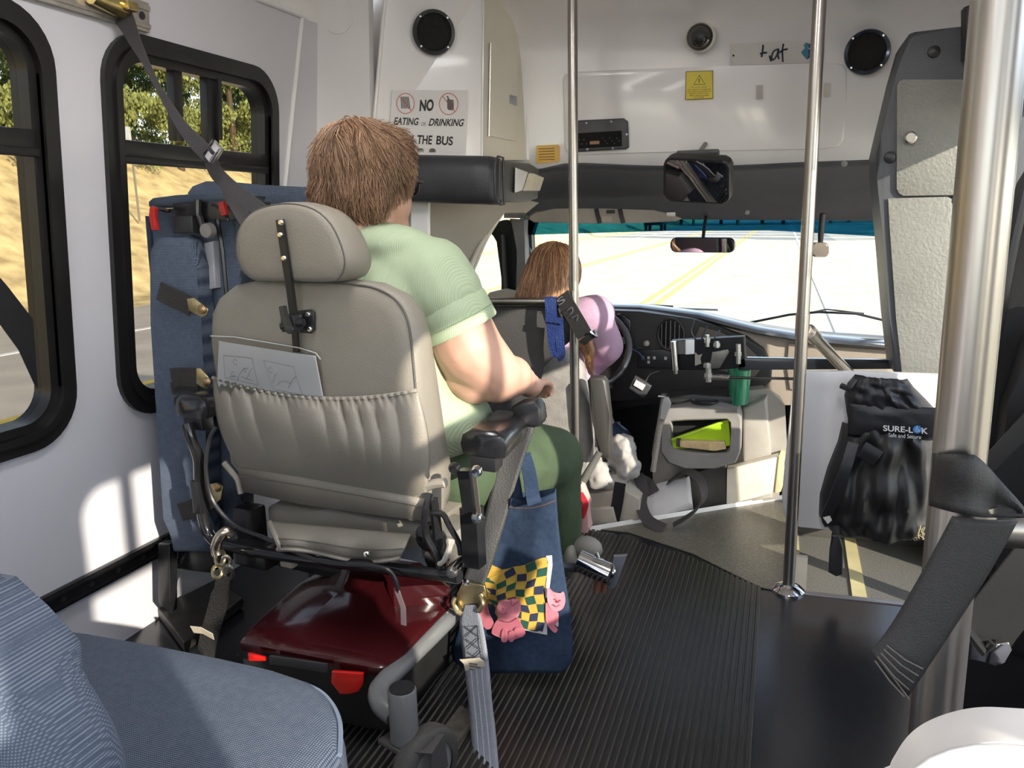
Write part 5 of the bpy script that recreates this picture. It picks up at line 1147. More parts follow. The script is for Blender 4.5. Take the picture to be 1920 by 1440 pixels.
# headrest bracket
brk = None
b = B(); q = [CB(525, 412, .045), CB(535, 480, .047), CB(545, 545, .038), CB(553, 610, .034), CB(556, 660, .030)]
b.strap(q[:4], .016, .008, CR); brk = b.build('headrest_bracket', mat('satin_black', (.015, .015, .015), .3), wch)
b = B(); b.strap([CB(552, 605, .022), CB(556, 660, .022)], .014, .006, CR); b.build('lower_bar', blkm, brk)
for u, v in ((526, 440), (533, 484), (527, 417)): b = B(); screw(b, CB(u, v, .051), -CF, .006, .004); b.build('bolt', chrome, brk)
b = B(); b.plate([CB(u, v, .012) for u, v in [(556, 582), (586, 580), (592, 586), (592, 618), (586, 625), (556, 622)]], -CF * .006, .002); b.build('mount_plate', blk, brk)
for u, v in ((578, 589), (581, 617)): b = B(); screw(b, CB(u, v, .019), -CF, .006, .004); b.build('bolt', chrome, brk)
b = B(); b.box(CB(548, 606, .04), (.035, .03, .035), (CR, CF, Z_), .004); b.tube([CB(528, 612, .05), CB(570, 604, .04)], .008, 10); b.build('clamp_block', blk, brk)
b = B(); b.strap([CB(530, 574, .062), CB(533, 592, .064), CB(543, 618, .066)], .012, .010, CR); b.lathe(CB(545, 618, .07), -CF, [(.009, 0), (.008, .006), (.001, .007)], 12); b.build('clamp_lever', mat('lever_black', (.025, .025, .025), .35), brk)
# document in a clear sleeve
doc = thing('document_sleeve', 'clear plastic sleeve with an instruction sheet sticking out of the wheelchair back pocket', 'document', CB(500, 690, .03))
b = B(); b.plate([CB(u, v, .020) for u, v in [(410, 640), (590, 668), (604, 742), (602, 800), (430, 790), (407, 716)]], CF * .004, .0008); b.build('paper_stack', mat('paper_bright', (.74, .73, .73), .6, var=.02), doc, False)
b = B(); b.plate([CB(u, v, .024) for u, v in [(395, 630), (440, 632), (560, 652), (592, 662), (600, 672), (604, 700), (606, 745), (602, 800), (430, 790), (402, 712)]], CF * .0008); b.build('sleeve', glass('clear_sleeve', (.94, .94, .94), .18, .12), doc, False)
b = B(); b.tube([CB(u, v, .0245) for u, v in [(395, 630), (440, 632), (560, 652), (592, 662), (601, 674)]], .0016, 5); b.build('sleeve_edge', mat('sleeve_edge', (.40, .40, .38), .2), doc)
b = B()
for box_ in ([(419, 666), (472, 672), (484, 722), (421, 708)], [(494, 676), (550, 688), (566, 740), (512, 730)]): b.tube([CB(u, v, .0252) for u, v in box_], .0006, 4, True)
for cx, cy, rr in ((441, 679, .006), (437, 702, .006), (507, 694, .006), (459, 694, .004)): b.tube(arc(CB(cx, cy, .0252), CR, Z_, rr, .4, 5.6, 12), .0006, 4)
for st in ([(445, 715), (450, 700), (457, 692), (466, 690)], [(430, 708), (440, 704), (448, 712)], [(462, 712), (468, 698), (472, 690)], [(512, 718), (515, 704), (520, 702)], [(520, 722), (530, 714), (546, 720)], [(540, 728), (548, 712), (556, 706)], [(452, 706), (462, 710), (474, 714)]): b.tube(spl([CB(u, v, .0252) for u, v in st], 3), .0006, 4)
b.build('line_drawing', mat('pencil_grey', (.17, .17, .19), .7), doc, False)
# seat cushion and rear flap
b = B(); b.plate([CB(u, v, -.03) for u, v in [(492, 955), (510, 945), (620, 955), (760, 975), (795, 990), (790, 1025), (740, 1042), (520, 1020), (498, 1000)]], CF * .44, .03, 4); b.build('seat_cushion', tan, wch, ang=60)
def flap(s, t):
    v0 = lerp(978, 1002, s) ; v1 = 1030 + 8 * s + 14 * math.sin(PI * s * 1.0 + .2) * s - 4 * math.sin(2 * PI * s); u = lerp(lerp(500, 505, t), lerp(770, 752, t), s) + 18 * t * (1 - s)
    return CB(u, lerp(v0, v1 + 10 * s, t), .012 + .03 * math.sin(PI * t * .7) + .012 * math.sin(2 * PI * s + .5) * t + .010 * math.sin(5 * PI * s) * t)
b = B(); b.grid(flap, 36, 14); fl_ = b.build('seat_flap', tan, wch, ang=80, solid=.005)
b = B(); b.tube([flap(s / 30, .98) - CF * .003 for s in range(31)], .005, 6); b.tube([flap(.03, t / 10) - CF * .003 for t in range(11)], .006, 6); b.build('flap_piping', tan2, fl_)
b = B(); b.tube([flap(s / 30, .82) - CF * .004 for s in range(31)], .0012, 4); b.tube([flap(s / 30, .58) - CF * .004 for s in range(31)], .001, 4); b.build('stitching', mat('stitch_dark', (.1, .09, .075), .8), fl_)
for u, v in ((545, 1020), (688, 1038)): b = B(); screw(b, CB(u, v, .047), -CF, .0075, .005); b.build('snap_button', chrome, fl_)
b = B(); b.plate([CB(u, v, .035) for u, v in [(596, 1034), (650, 1040), (646, 1053), (592, 1044)]], CF * .001); b.build('care_label', mat('label_white2', (.8, .8, .8), .6), fl_, False)
b = B(); b.box(CB(541, 1048, .02), (.035, .02, .035), (CR, CF, Z_), .004); b.build('tan_clip', tan2, wch)
# frame tubes
fm = mat('wheelchair_frame_black', (.012, .012, .013), .2, var=.2, coat=.4)
b = B(); b.tube(spl([CB(350, 795, .05), CB(358, 820, .05), CB(372, 858, .04), CB(374, 900, .03), CB(380, 965, .03), CB(394, 1005, .03), CB(425, 1022, .03), CB(520, 1040, .03), CB(700, 1062, .03), CB(862, 1082, .03)], 6), .0135, 10); b.build('frame_tube', fm, wch)
b = B(); b.box(CB(376, 930, .03), (.026, .03, .08), (CR, CF, Z_), .003); b.build('post_sleeve', fm, wch)
b = B(); b.tube(spl([CB(404, 800, .04), CB(392, 826, .055), CB(386, 880, .055), CB(400, 940, .05), (CB(440, 985, .05)), CB(500, 1010, .05), CB(600, 1052, .055), CB(700, 1062, .055), CB(735, 1075, .055), CB(748, 1110, .055)], 6), .0048, 7); b.build('cable', blk, wch)
b = B(); b.strap([CB(745, 1108, .058), CB(756, 1140, .06), CB(757, 1172, .06)], .012, .002, CR); b.build('cable_tag', mat('pink_tag', (.5, .36, .33), .5), wch)
# armrests
def armpad(pts, up, name):
    pass
ar0, ar1 = P(902, 845, 1.42), P(1000, 772, 1.78)
def padring(c, s, ax): return [c + CR * x * s + Z_ * z for x, z in ((-.050, -.024), (-.056, -.004), (-.050, .016), (-.028, .028), (.028, .028), (.050, .016), (.056, -.004), (.050, -.024))]
for nm, a0, a1 in (('armrest', P(904, 833, 1.44), P(957, 790, 1.71)), ('armrest', P(352, 762, 1.40), P(470, 735, 1.80))):
    b = B(); d = (a1 - a0); r = []
    for t_, s, dz in ((0, .7, -.008), (.03, .95, -.002), (.08, 1, 0), (.5, 1, .0), (.94, 1, 0), (.98, .9, -.003), (1, .6, -.008)):
        c = a0 + d * t_ + Z_ * dz; r.append([c + (p - c) * (1 if 0 < t_ < 1 else .75) for p in padring(c, s, 0)])
    b.loft(r); arm = b.build('armrest', mat('armrest_black_vinyl', (.014, .014, .016), .26, var=.2, coat=.25), wch, ang=60)
    b = B(); b.box(a0 + d * .12 - Z_ * .042, (.06, .07, .03), (CR, d.normalized(), Z_), .004); b.build('armrest_bracket', blk, arm)
b = B(); b.strap([P(905, 868, 1.48), P(985, 800, 1.75)], .035, .006, CR); b.build('armrest_plate', mat('bronze_plate', (.26, .22, .16), .4, .6), wch)
b = B(); b.strap([CB(873, 880, .02), CB(882, 945, .02), CB(886, 985, .02)], .026, .022, CR); b.strap([CB(884, 950, .02), CB(890, 1060, .02)], .036, .03, CR); b.build('armrest_post', blkm, wch)
b = B(); b.strap([CB(889, 885, .035), CB(899, 975, .03)], .009, .003, CR); b.build('post_edge', mat('post_steel', (.45, .40, .32), .35, .9), wch)
for u, v, m_ in ((894, 883, chrome), (852, 877, blkm), (894, 970, chrome), (848, 1072, bolt_m)): b = B(); screw(b, CB(u, v, .045), -CF + CR * .3, .011, .012); b.build('bolt', m_, wch)
# recliner mechanism by the right post
b = B()
b.tube(spl([CB(806, 925, .02), CB(797, 960, .03), CB(798, 1000, .03), (CB(815, 1035, .03)), CB(826, 1070, .03)], 5), .007, 8)
b.tube(spl([CB(812, 935, .01), CB(818, 980, .01), CB(824, 1040, .01), CB(830, 1075, .01)], 5), .011, 8)
b.tube(spl([CB(808, 962, .02), CB(830, 964, .02), CB(842, 985, .02), CB(860, 1018, .02), CB(864, 1040, .02)], 5), .006, 8); b.build('recline_linkage', fm, wch)
b = B(); b.lathe(CB(808, 1005, .0), -CF, [(.03, 0), (.03, .012), (.02, .018), (.001, .018)], 18); b.lathe(CB(822, 1045, .0), -CF, [(.026, 0), (.026, .012), (.001, .016)], 18); b.build('recline_hub', fm, wch)
b = B(); b.plate([CB(u, v, -.06) for u, v in [(780, 985), (850, 1000), (870, 1040), (840, 1060), (790, 1050)]], CF * .1, .01); b.build('side_shroud', mat('side_grey', (.2, .19, .17), .5), wch)
b = B(); b.tube(spl([CB(845, 1010, .03), CB(842, 1030, .035), CB(832, 1052, .04), CB(822, 1058, .04)], 5), [.006, .009, .009, .007, .006, .006, .006, .006, .006, .006, .005, .005, .005, .005, .005, .004], 8); b.build('grey_trim', mat('trim_grey', (.36, .34, .30), .4), wch)
b = B(); b.box(CB(640, 1055, -.22), (.40, .12, .03), (CR, CF, Z_), .005); b.box(CB(480, 1035, .0), (.10, .05, .06), (CR, CF, Z_), .008); b.box(CB(470, 985, -.02), (.06, .05, .10), (CR, CF, Z_), .01); b.build('seat_frame', blkm, wch)
# red shroud and black base
redp = mat('candy_red_shroud', (.045, .005, .007), .16, var=.2, vs=6, coat=.7)
zs = .20
sh = [PZ(u, v, zs) for u, v in [(450, 1203), (470, 1176), (560, 1094), (600, 1070)]] + [PZ(u, v, .25) for u, v in [(650, 1040), (790, 1055), (845, 1100)]] + [PZ(u, v, zs) for u, v in [(846, 1135), (760, 1225), (728, 1249), (706, 1251), (600, 1232)]]
b = B(); cen = sum(sh, V3((0, 0, 0))) / len(sh)
def rs(s, dz): return [V3((lerp(cen.x, p.x, s), lerp(cen.y, p.y, s), p.z + dz)) for p in sh]
b.loft([rs(.4, .012), rs(.75, .010), rs(.95, .004), rs(1.0, -.002), rs(1.005, -.012), rs(.99, -.022), rs(.6, -.022)]); b.build('shroud', redp, wch, ang=50)
b = B(); b.loft([rs(.985, -.022), rs(.99, -.05), [V3((lerp(cen.x, p.x, .95), lerp(cen.y, p.y, .95), .055)) for p in sh], [V3((lerp(cen.x, p.x, .9), lerp(cen.y, p.y, .88), .04)) for p in sh]]); base = b.build('base', mat('base_black_plastic', (.012, .012, .012), .45, var=.2, bump=.1), wch, ang=40)
refl = mat('red_reflector', (.62, .012, .008), .25, coat=.6)
def bs_pt(u, v, d): return P(u, v, 1.262 - d)
b = B(); b.plate([bs_pt(u, v, .012) for u, v in [(622, 1259), (680, 1263), (679, 1285), (672, 1297), (655, 1302), (637, 1302), (620, 1280)]], (0, .008, 0), .002); b.build('reflector', refl, wch)
b = B(); b.plate([bs_pt(u, v, .012) for u, v in [(464, 1226), (495, 1234), (496, 1240), (466, 1240)]], (0, .008, 0), .002); b.build('reflector', refl, wch)
b = B(); b.plate([bs_pt(u, v, .01) for u, v in [(505, 1230), (612, 1246), (612, 1262), (505, 1246)]], (0, .006, 0), .001); b.build('rear_lip', mat('lip_grey', (.04, .042, .044), .4), wch)
# grey anti tip arm with caster
gm = mat('grey_painted_tube', (.15, .155, .16), .3, var=.08)
b = B(); b.tube(spl([P(870, 1130, 1.62), P(830, 1172, 1.50), P(760, 1240, 1.34), P(718, 1282, 1.25), P(709, 1302, 1.215), P(716, 1322, 1.19), P(738, 1340, 1.18)], 7), .020, 14); b.build('caster_arm', gm, wch)
cc_ = P(756, 1336, 1.17)
b = B(); b.lathe(cc_, Z_, [(.026, -.055), (.0265, -.05), (.0265, .046), (.024, .05)], 24); b.build('caster_barrel', gm, wch)
b = B(); b.lathe(cc_ + Z_ * .05, Z_, [(.0235, 0), (.0235, .002), (.001, .003)], 24); b.build('barrel_cap', blk, wch)
wcn = P(812, 1432, 1.185); wcn.z = .085; ax = V3((.93, -.36, 0)).normalized(); fw = V3((.36, .93, 0)).normalized()
wcn = V3((cc_.x + .035, cc_.y + .012, .076))
b = B(); b.lathe(wcn - ax * .022, ax, [(.050, 0), (.066, .001), (.074, .008), (.076, .022), (.074, .036), (.066, .043), (.050, .044)], 36, False); wh = b.build('caster_wheel', mat('caster_tyre', (.055, .053, .050), .6, bump=.3, bs=120), wch)
b = B(); b.lathe(wcn - ax * .018, ax, [(.001, .0), (.03, .002), (.052, .0), (.052, .036), (.03, .034), (.001, .036)], 30, False); b.build('wheel_hub', mat('hub_silver', (.6, .6, .6), .3, .7), wh)
b = B(); fk = mat('fork_grey', (.075, .072, .07), .35)
b.strap([cc_ - Z_ * .058 - ax * .032, wcn - ax * .034 + Z_ * .06, wcn - ax * .034], .045, .006, fw); b.strap([cc_ - Z_ * .058 + ax * .032, wcn + ax * .034 + Z_ * .06, wcn + ax * .034], .045, .006, fw); b.box(cc_ - Z_ * .062, (.085, .06, .010), (ax, fw, Z_), .003); b.build('caster_fork', fk, wch)
# main drive wheels (mostly hidden) and far caster
for s in (-.27, .20):
    c0 = V3((cen.x, cen.y + .36, .13)) + CR * s
    b = B(); b.lathe(c0 - CR * .035, CR, [(.09, 0), (.115, .002), (.126, .015), (.128, .035), (.126, .055), (.115, .068), (.09, .07)], 36, False); wh = b.build('drive_wheel', blkrub, wch)
    b = B(); b.lathe(c0 - CR * .028, CR, [(.001, .0), (.092, .004), (.092, .052), (.001, .056)], 24, False); b.build('wheel_hub', greypl, wh)
# front: swing away legrest with chrome joint, calf pad and foot plate
b = B(); b.tube([P(1070, 1020, 2.02), P(1092, 1052, 2.0), P(1096, 1066, 1.98)], .013, 8); b.tube([P(1050, 1062, 1.86), P(1096, 1066, 1.98)], .012, 8); b.build('legrest_tube', mat('slate_tube', (.05, .055, .07), .35), wch)
b = B(); b.ell(P(1100, 1028, 2.0), (.045, .03, .035)); b.ell(P(1070, 1052, 1.98), (.022, .03, .05)); b.build('calf_pad', mat('calf_pad_grey', (.30, .285, .25), .55), wch)
b = B(); b.cyl(P(1084, 1050, 1.93), P(1142, 1076, 1.93), .030, .030, 24); b.build('chrome_joint', chrome, wch)
b = B(); b.tube(arc(P(1143, 1077, 1.925), V3((.3, -.6, .2)).normalized(), V3((.3, .1, .9)).normalized(), .027, 0, 6.283, 20)[:-1], .005, 7, True); b.build('joint_ring', chrome, wch)
b = B(); b.plate([P(u, v, 1.93) for u, v in [(1150, 1043), (1176, 1041), (1155, 1100), (1146, 1106), (1134, 1100), (1146, 1070)]], V3((.0, .012, .0)), .002); b.build('foot_plate', mat('footplate_slate', (.17, .18, .21), .35, .3), wch)
b = B(); b.tube([P(1118, 1036, 1.91), P(1122, 1046, 1.91)], .005, 8); b.tube([P(1113, 1044, 1.91), P(1132, 1050, 1.91)], .004, 8); b.build('thumb_screw', bolt_m, wch)
b = B(); b.tube([P(1124, 1086, 1.93), P(1120, 1108, 1.93)], .012, 10); b.tube([P(1136, 1092, 1.93), P(1132, 1110, 1.93)], .008, 8); b.build('pivot_pin', mat('copper_pin', (.42, .2, .15), .4, .6), wch)
# joystick pod at the right armrest end
b = B(); b.box(P(986, 780, 1.76), (.07, .10, .045), (CR, CF, Z_), .012); b.build('joystick_box', blk, wch)
# ================================================================== TIE DOWNS AND BELTS
lap = thing('lap_belt', 'wide charcoal lap belt draped over the armrest down to a gold ratchet', 'seat belt', P(920, 1000, 1.55))
lw = mat('charcoal_wide_belt', (.030, .030, .031), .55, var=.12, bump=.35, bs=350)
LB = [(1003, 758, 1.80), (998, 762, 1.745), (988, 792, 1.66), (955, 872, 1.63), (926, 985, 1.575), (908, 1042, 1.55), (889, 1092, 1.53)]
LL = [(982, 752, 1.79), (978, 762, 1.70), (963, 790, 1.655), (932, 868, 1.625), (905, 988, 1.57), (886, 1040, 1.545), (868, 1088, 1.53)]
LR = [(1016, 752, 1.81), (1014, 766, 1.71), (1004, 798, 1.665), (976, 880, 1.635), (944, 990, 1.58), (926, 1050, 1.555), (906, 1100, 1.53)]
l1, l2 = spl([P(*q) for q in LL], 5), spl([P(*q) for q in LR], 5)
b = B(); b.loft([[a_.lerp(c_, j / 6) + V3((0, -.004 * math.sin(PI * j / 6) * math.sin(i * .35), 0)) for j in range(7)] for i, (a_, c_) in enumerate(zip(l1, l2))], False, False); b.build('webbing', lw, lap, solid=.003)
b = B(); b.plate([P(u, v, 1.65) for u, v in [(958, 764), (972, 756), (1002, 752), (1012, 764), (1016, 790), (1008, 802), (968, 798)]], (0, .05, 0), .008, 3); b.build('belt_sleeve', blk, lap)
b = B(); b.strap(spl([P(985, 770, 1.76), P(1005, 762, 1.80), P(1014, 780, 1.85)], 4), .05, .004, CF); b.build('belt_fold', mat('belt_sheen', (.06, .075, .10), .35), lap)
b = B(); b.plate([P(u, v, 1.525) for u, v in [(868, 1090), (908, 1098), (914, 1120), (905, 1140), (892, 1138), (880, 1144), (866, 1150), (857, 1136), (856, 1114)]], (0, .008, 0), .002); b.build('ratchet_plate', zinc, lap)
b = B(); screw(b, P(873, 1092, 1.522), (0, -1, 0), .009, .004); b.build('rivet', chrome, lap)
b = B(); b.tube(spl([P(854, 1120, 1.52), P(850, 1132, 1.515), P(858, 1146, 1.515), P(866, 1152, 1.515)], 4), .006, 8); b.build('hook', zinc, lap)
b = B(); b.tube(spl([P(900, 1116, 1.52), P(906, 1132, 1.51), P(898, 1146, 1.51)], 4), .006, 8); b.build('hook', zinc, lap)
td = thing('tie_down_strap', 'light grey tie down strap with black cross stitching running to the floor in front', 'strap', P(890, 1300, 1.45))
gb = mat('grey_blue_webbing', (.21, .225, .265), .55, var=.08, bump=.5, bs=330)
TL = [(871, 1134, 1.525), (862, 1170, 1.515), (870, 1240, 1.49), (878, 1310, 1.42), (884, 1380, 1.36), (890, 1450, 1.29)]
TR = [(892, 1134, 1.52), (904, 1168, 1.505), (916, 1240, 1.48), (922, 1310, 1.41), (930, 1380, 1.35), (936, 1450, 1.28)]
l1, l2 = spl([P(*q) for q in TL], 5), spl([P(*q) for q in TR], 5)
b = B(); b.loft([[a_.lerp(c_, j / 6) for j in range(7)] for a_, c_ in zip(l1, l2)], False, False); b.build('webbing', gb, td, solid=.003)
b = B(); bl = mat('pale_stripe', (.28, .31, .37), .5)
for f_ in (.28, .5, .72): b.strap([a_.lerp(c_, f_) + V3((0, -.0022, 0)) for a_, c_ in zip(l1[11:], l2[11:])], .004, .0006, X_)
b.build('stripe', bl, td)
b = B(); stp = lambda s, t: l1[5].lerp(l1[10], t).lerp(l2[5].lerp(l2[10], t), s) + V3((0, -.004, 0))
b.tube([stp(.15, .05), stp(.85, .05), stp(.85, 1.0), stp(.15, 1.0)], .0008, 4, True)
for k in range(3): b.tube([stp(.2, k / 3 + .04), stp(.8, (k + 1) / 3)], .0009, 4); b.tube([stp(.8, k / 3 + .04), stp(.2, (k + 1) / 3)], .0009, 4)
b.build('cross_stitching', inkm, td)
b = B(); b.plate([P(u, v, 1.475) for u, v in [(862, 1236), (898, 1233), (908, 1240), (911, 1258), (874, 1261), (870, 1244)]], (0, -.002, 0)); lb = b.build('care_label', mat('label_tan', (.55, .48, .38), .7), td)
for k, (tx, w_) in enumerate((('MADE BY', .5), ('RETRACTOR', .75), ('LOT 06 07', .7))):
    O = P(880, 1245 + k * 5.5, 1.4722); ux = P(880 + 30 * w_, 1245 + k * 5.5, 1.4722) - O; 
    b = B(); b.box(O + ux * .5, (ux.length, .0006, .0035)); b.build('fine_print', greyink, lb)
lt = thing('tie_down_strap', 'dark tie down strap with steel hook at the rear left of the wheelchair', 'strap', P(400, 1130, 1.45))
b = B(); b.tube(spl([P(408, 1040, 1.36), P(405, 1026, 1.36), P(412, 1008, 1.36), (P(424, 996, 1.37)), P(432, 1000, 1.38)], 5), .012, 10); b.build('steel_hook', mat('hook_steel', (.55, .48, .38), .28, 1.0), lt)
for k, (cx, cy, rx, ry) in enumerate(((413, 1046, 9, 14), (424, 1056, 8, 13), (408, 1072, 9, 12), (428, 1074, 8, 13))):
    b = B(); b.tube([P(cx + rx * math.cos(a), cy + ry * math.sin(a), 1.37 + .008 * math.sin(a * 1) * (1 if k % 2 else -1)) for a in [2 * PI * j / 14 for j in range(14)]], .0045, 6, True); b.build('chain_link', zinc if k % 2 == 0 else bolt_m, lt)
b = B(); b.strap(spl([P(420, 1078, 1.37), P(410, 1130, 1.37), P(396, 1180, 1.36), P(388, 1215, 1.35), P(380, 1260, 1.33)], 5), [.034] * 4 + [.045] * 17, .005, V3((1, .1, -.1))); b.build('webbing', mat('wet_black_webbing', (.016, .015, .014), .35, bump=.6, bs=220), lt)
b = B(); b.strap([P(360, 1180, 1.345), P(378, 1182, 1.34), P(400, 1194, 1.335)], .02, .001, V3((.1, -.3, 1))); b.build('tag', mat('tag_cream', (.62, .55, .42), .7), lt, False)
ft = thing('floor_track', 'worn aluminium floor track beside the front caster', 'track', PZ(860, 1365, 0))
a_, c_ = PZ(820, 1415, .012), PZ(882, 1332, .012); d = (c_ - a_).normalized(); a_ = a_ - d * .3
sd_ = d.cross(Z_)
b = B(); b.box((a_ + c_) / 2, ((c_ - a_).length, .052, .006), (d, sd_, Z_), .001)
for s in (-.02, .02): b.box((a_ + c_) / 2 + sd_ * s + Z_ * .004, ((c_ - a_).length, .010, .006), (d, sd_, Z_), .001)
b.build('track', mat('worn_aluminium', (.22, .20, .17), .45, .7, var=.35, vs=30), ft)
# ================================================================== DENIM TOTE
tote = thing('tote_bag', 'denim tote bag with two pink pigs under a checked quilt, hanging from the armrest', 'bag', P(960, 1255, 1.62))
den = weave('denim', (.008, .017, .042), (.042, .068, .118), 520, dirs=('X', 'Z'), noise_amt=.6, bump=.3)
def bq(u, v, d=0.0):
    s = max(0, min(1, (u - 850) / 222)); t_ = max(0, min(1, (v - 925) / 340))
    k = .035 * math.sin(PI * s) ** .6 * (.3 + .7 * t_) + .010 * math.sin(s * 9 + t_ * 3) * (1 - .6 * t_) + .006 * noise.noise(V3((u * .03, v * .02, 1)))
    return P(u, v, 1.60 - k - d)
def row(t_):
    ks = [(0, 958, 1040), (.10, 950, 1043), (.3, 925, 1050), (.5, 880, 1060), (.7, 862, 1070), (.86, 846, 1074), (.93, 850, 1073), (.97, 868, 1064), (1.0, 905, 1048)]
    for (a0, l0, r0), (a1, l1_, r1) in zip(ks, ks[1:]):
        if t_ <= a1: f_ = (t_ - a0) / (a1 - a0); return lerp(l0, l1_, f_), lerp(r0, r1, f_)
    return ks[-1][1:]
def toteF(s, t_):
    l, r_ = row(t_); u = lerp(l, r_, s); v = lerp(935 - 12 * s + 8 * math.sin(PI * s), 1262, t_); return bq(u, v)
b = B(); b.grid(toteF, 36, 40); b.build('front', den, tote, ang=80, solid=.002)
b = B(); b.grid(lambda s, t_: toteF(s, t_) * 1 + V3((0, (.06 * math.sin(PI * s) ** .4 + .002) * (1 if t_ < .99 else .2), 0)), 12, 12); b.build('back', den, tote, ang=80, solid=.002)
b = B(); b.tube([toteF(k / 30, .045) + V3((0, -.002, 0)) for k in range(31)], .0008, 4); b.build('hem_stitching', mat('rust_thread', (.22, .10, .05), .8), tote)
b = B(); b.strap(spl([P(982, 850, 1.70), P(992, 885, 1.66), P(999, 930, 1.58), P(1003, 945, 1.57)], 5), .032, .003, X_ * .9 + V3((0, .2, -.2))); b.build('handle', den, tote)
b = B(); b.strap(spl([P(960, 880, 1.66), P(968, 930, 1.62), P(972, 950, 1.60)], 5), .030, .003, X_); b.build('handle', den, tote)
def qp(lst, d): return [bq(u, v, d) for u, v in lst]
b = B(); wq_ = [(1024, 1042), (1035, 1041), (1036, 1060), (1030, 1105), (1026, 1150), (1026, 1190), (1000, 1185), (984, 1181), (984, 1176), (1018, 1184), (1020, 1150), (1024, 1100), (1028, 1055)]
b.plate(qp(wq_, .002), (0, -.0012, 0)); b.build('quilt_edging', mat('applique_white', (.62, .60, .60), .8), tote, False)
yq = [(898, 1092), (905, 1078), (921, 1058), (942, 1068), (967, 1063), (1024, 1044), (1026, 1060), (1022, 1110), (1021, 1186), (990, 1177), (975, 1160), (940, 1165), (912, 1130)]
b = B(); b.plate(qp(yq, .0005), (0, -.0006, 0)); QL = mat('applique_gold', (.55, .35, .055), .8, var=.12)
b.build('quilt_backing', QL, tote, False)
QD = 1
# quilt face follows the cloth
nv, gn = mat('applique_navy', (.018, .026, .065), .8), mat('applique_green', (.012, .07, .05), .8)
def qq(i, j):
    s, t_ = i / 6, j / 8; a0 = (lerp(902, 1024, s), 1080 - 34 * s + 12 * math.sin(PI * min(1, s * 2)) * (1 - s)); a1 = (lerp(936, 1021, s), lerp(1164, 1186, s)); return (lerp(a0[0], a1[0], t_) + 4 * math.sin(j * 1.3), lerp(a0[1], a1[1], t_) + 2 * math.sin(i * 2))
b = B(); b.grid(lambda s, t: bq(*qq(s * 6, t * 8), .003), 24, 24); b.build('quilt', QL, tote, False, solid=.001)
b = B()
for i in range(6):
    for j in range(8):
        if (i + j) % 2: continue
        b.use(gn if (i * 3 + j) % 4 == 0 else nv); b.plate(qp([qq(i + .05, j + .06), qq(i + .96, j + .03), qq(i + .97, j + .95), qq(i + .02, j + .96)], .0048), (0, -.0008, 0))
b.build('quilt_patches', nv, tote, False)
pk = mat('applique_pink', (.58, .17, .22), .8, var=.1); pkd = mat('applique_outline', (.30, .05, .11), .8)
def blob(lst, d, m_, nm, par=tote):
    b = B(); b.plate(spl(qp(lst, d), 4, True), (0, -.001, 0)); return b.build(nm, m_, par, False)
def pig(head, body, legs, d):
    d = d + .005
    p_ = blob(body, d, pk, 'pig_applique')
    blob(head, d + .0012, mat('applique_pink_light', (.66, .22, .27), .8, var=.1), 'pig_head', p_)
    for l in legs: blob(l, d + .002, pk, 'pig_leg', p_)
    return p_
p_ = pig([(934, 1132), (942, 1126), (955, 1124), (966, 1122), (975, 1128), (976, 1145), (968, 1160), (952, 1165), (938, 1160), (932, 1148)],
         [(930, 1165), (945, 1155), (968, 1155), (978, 1172), (984, 1186), (978, 1194), (955, 1200), (935, 1194), (922, 1186)],
         [[(943, 1180), (951, 1184), (952, 1200), (946, 1204), (940, 1200)], [(956, 1184), (965, 1184), (964, 1200), (957, 1203), (953, 1196)], [(966, 1178), (980, 1176), (985, 1188), (976, 1195), (967, 1190)]], .005)
b = B(); b.tube(spl(qp([(958, 1122), (960, 1136), (968, 1130), (974, 1126)], .0145), 3), .0007, 4); b.tube(spl(qp([(935, 1148), (942, 1152), (950, 1149)], .0145), 3), .0008, 4); b.tube(spl(qp([(938, 1163), (955, 1167), (970, 1158)], .0145), 3), .0008, 4); b.ell(bq(944, 1141, .0145), (.002, .0006, .002)); b.build('pig_outline', pkd, p_)
p_ = pig([(1028, 1102), (1038, 1110), (1050, 1112), (1057, 1110), (1060, 1128), (1054, 1142), (1040, 1146), (1030, 1136), (1026, 1120)],
         [(1024, 1130), (1034, 1142), (1046, 1148), (1047, 1162), (1040, 1172), (1046, 1180), (1040, 1186), (1028, 1174), (1024, 1160)], [], .004)
b = B(); b.ell(bq(1041, 1124, .0135), (.002, .0006, .002)); b.ell(bq(1050, 1126, .0135), (.002, .0006, .002)); b.tube(spl(qp([(1037, 1133), (1044, 1138), (1050, 1134)], .0145), 3), .0008, 4); b.ell(bq(1045, 1128, .0135), (.004, .0006, .003)); b.build('pig_outline', pkd, p_)
blob([(902, 1130), (912, 1128), (918, 1150), (926, 1170), (916, 1180), (905, 1172), (900, 1150)], .008, pk, 'pig_applique')
blob([(1040, 1165), (1046, 1160), (1047, 1174), (1042, 1172)], .005, mat('applique_white', (.6, .6, .6), .8), 'white_patch')
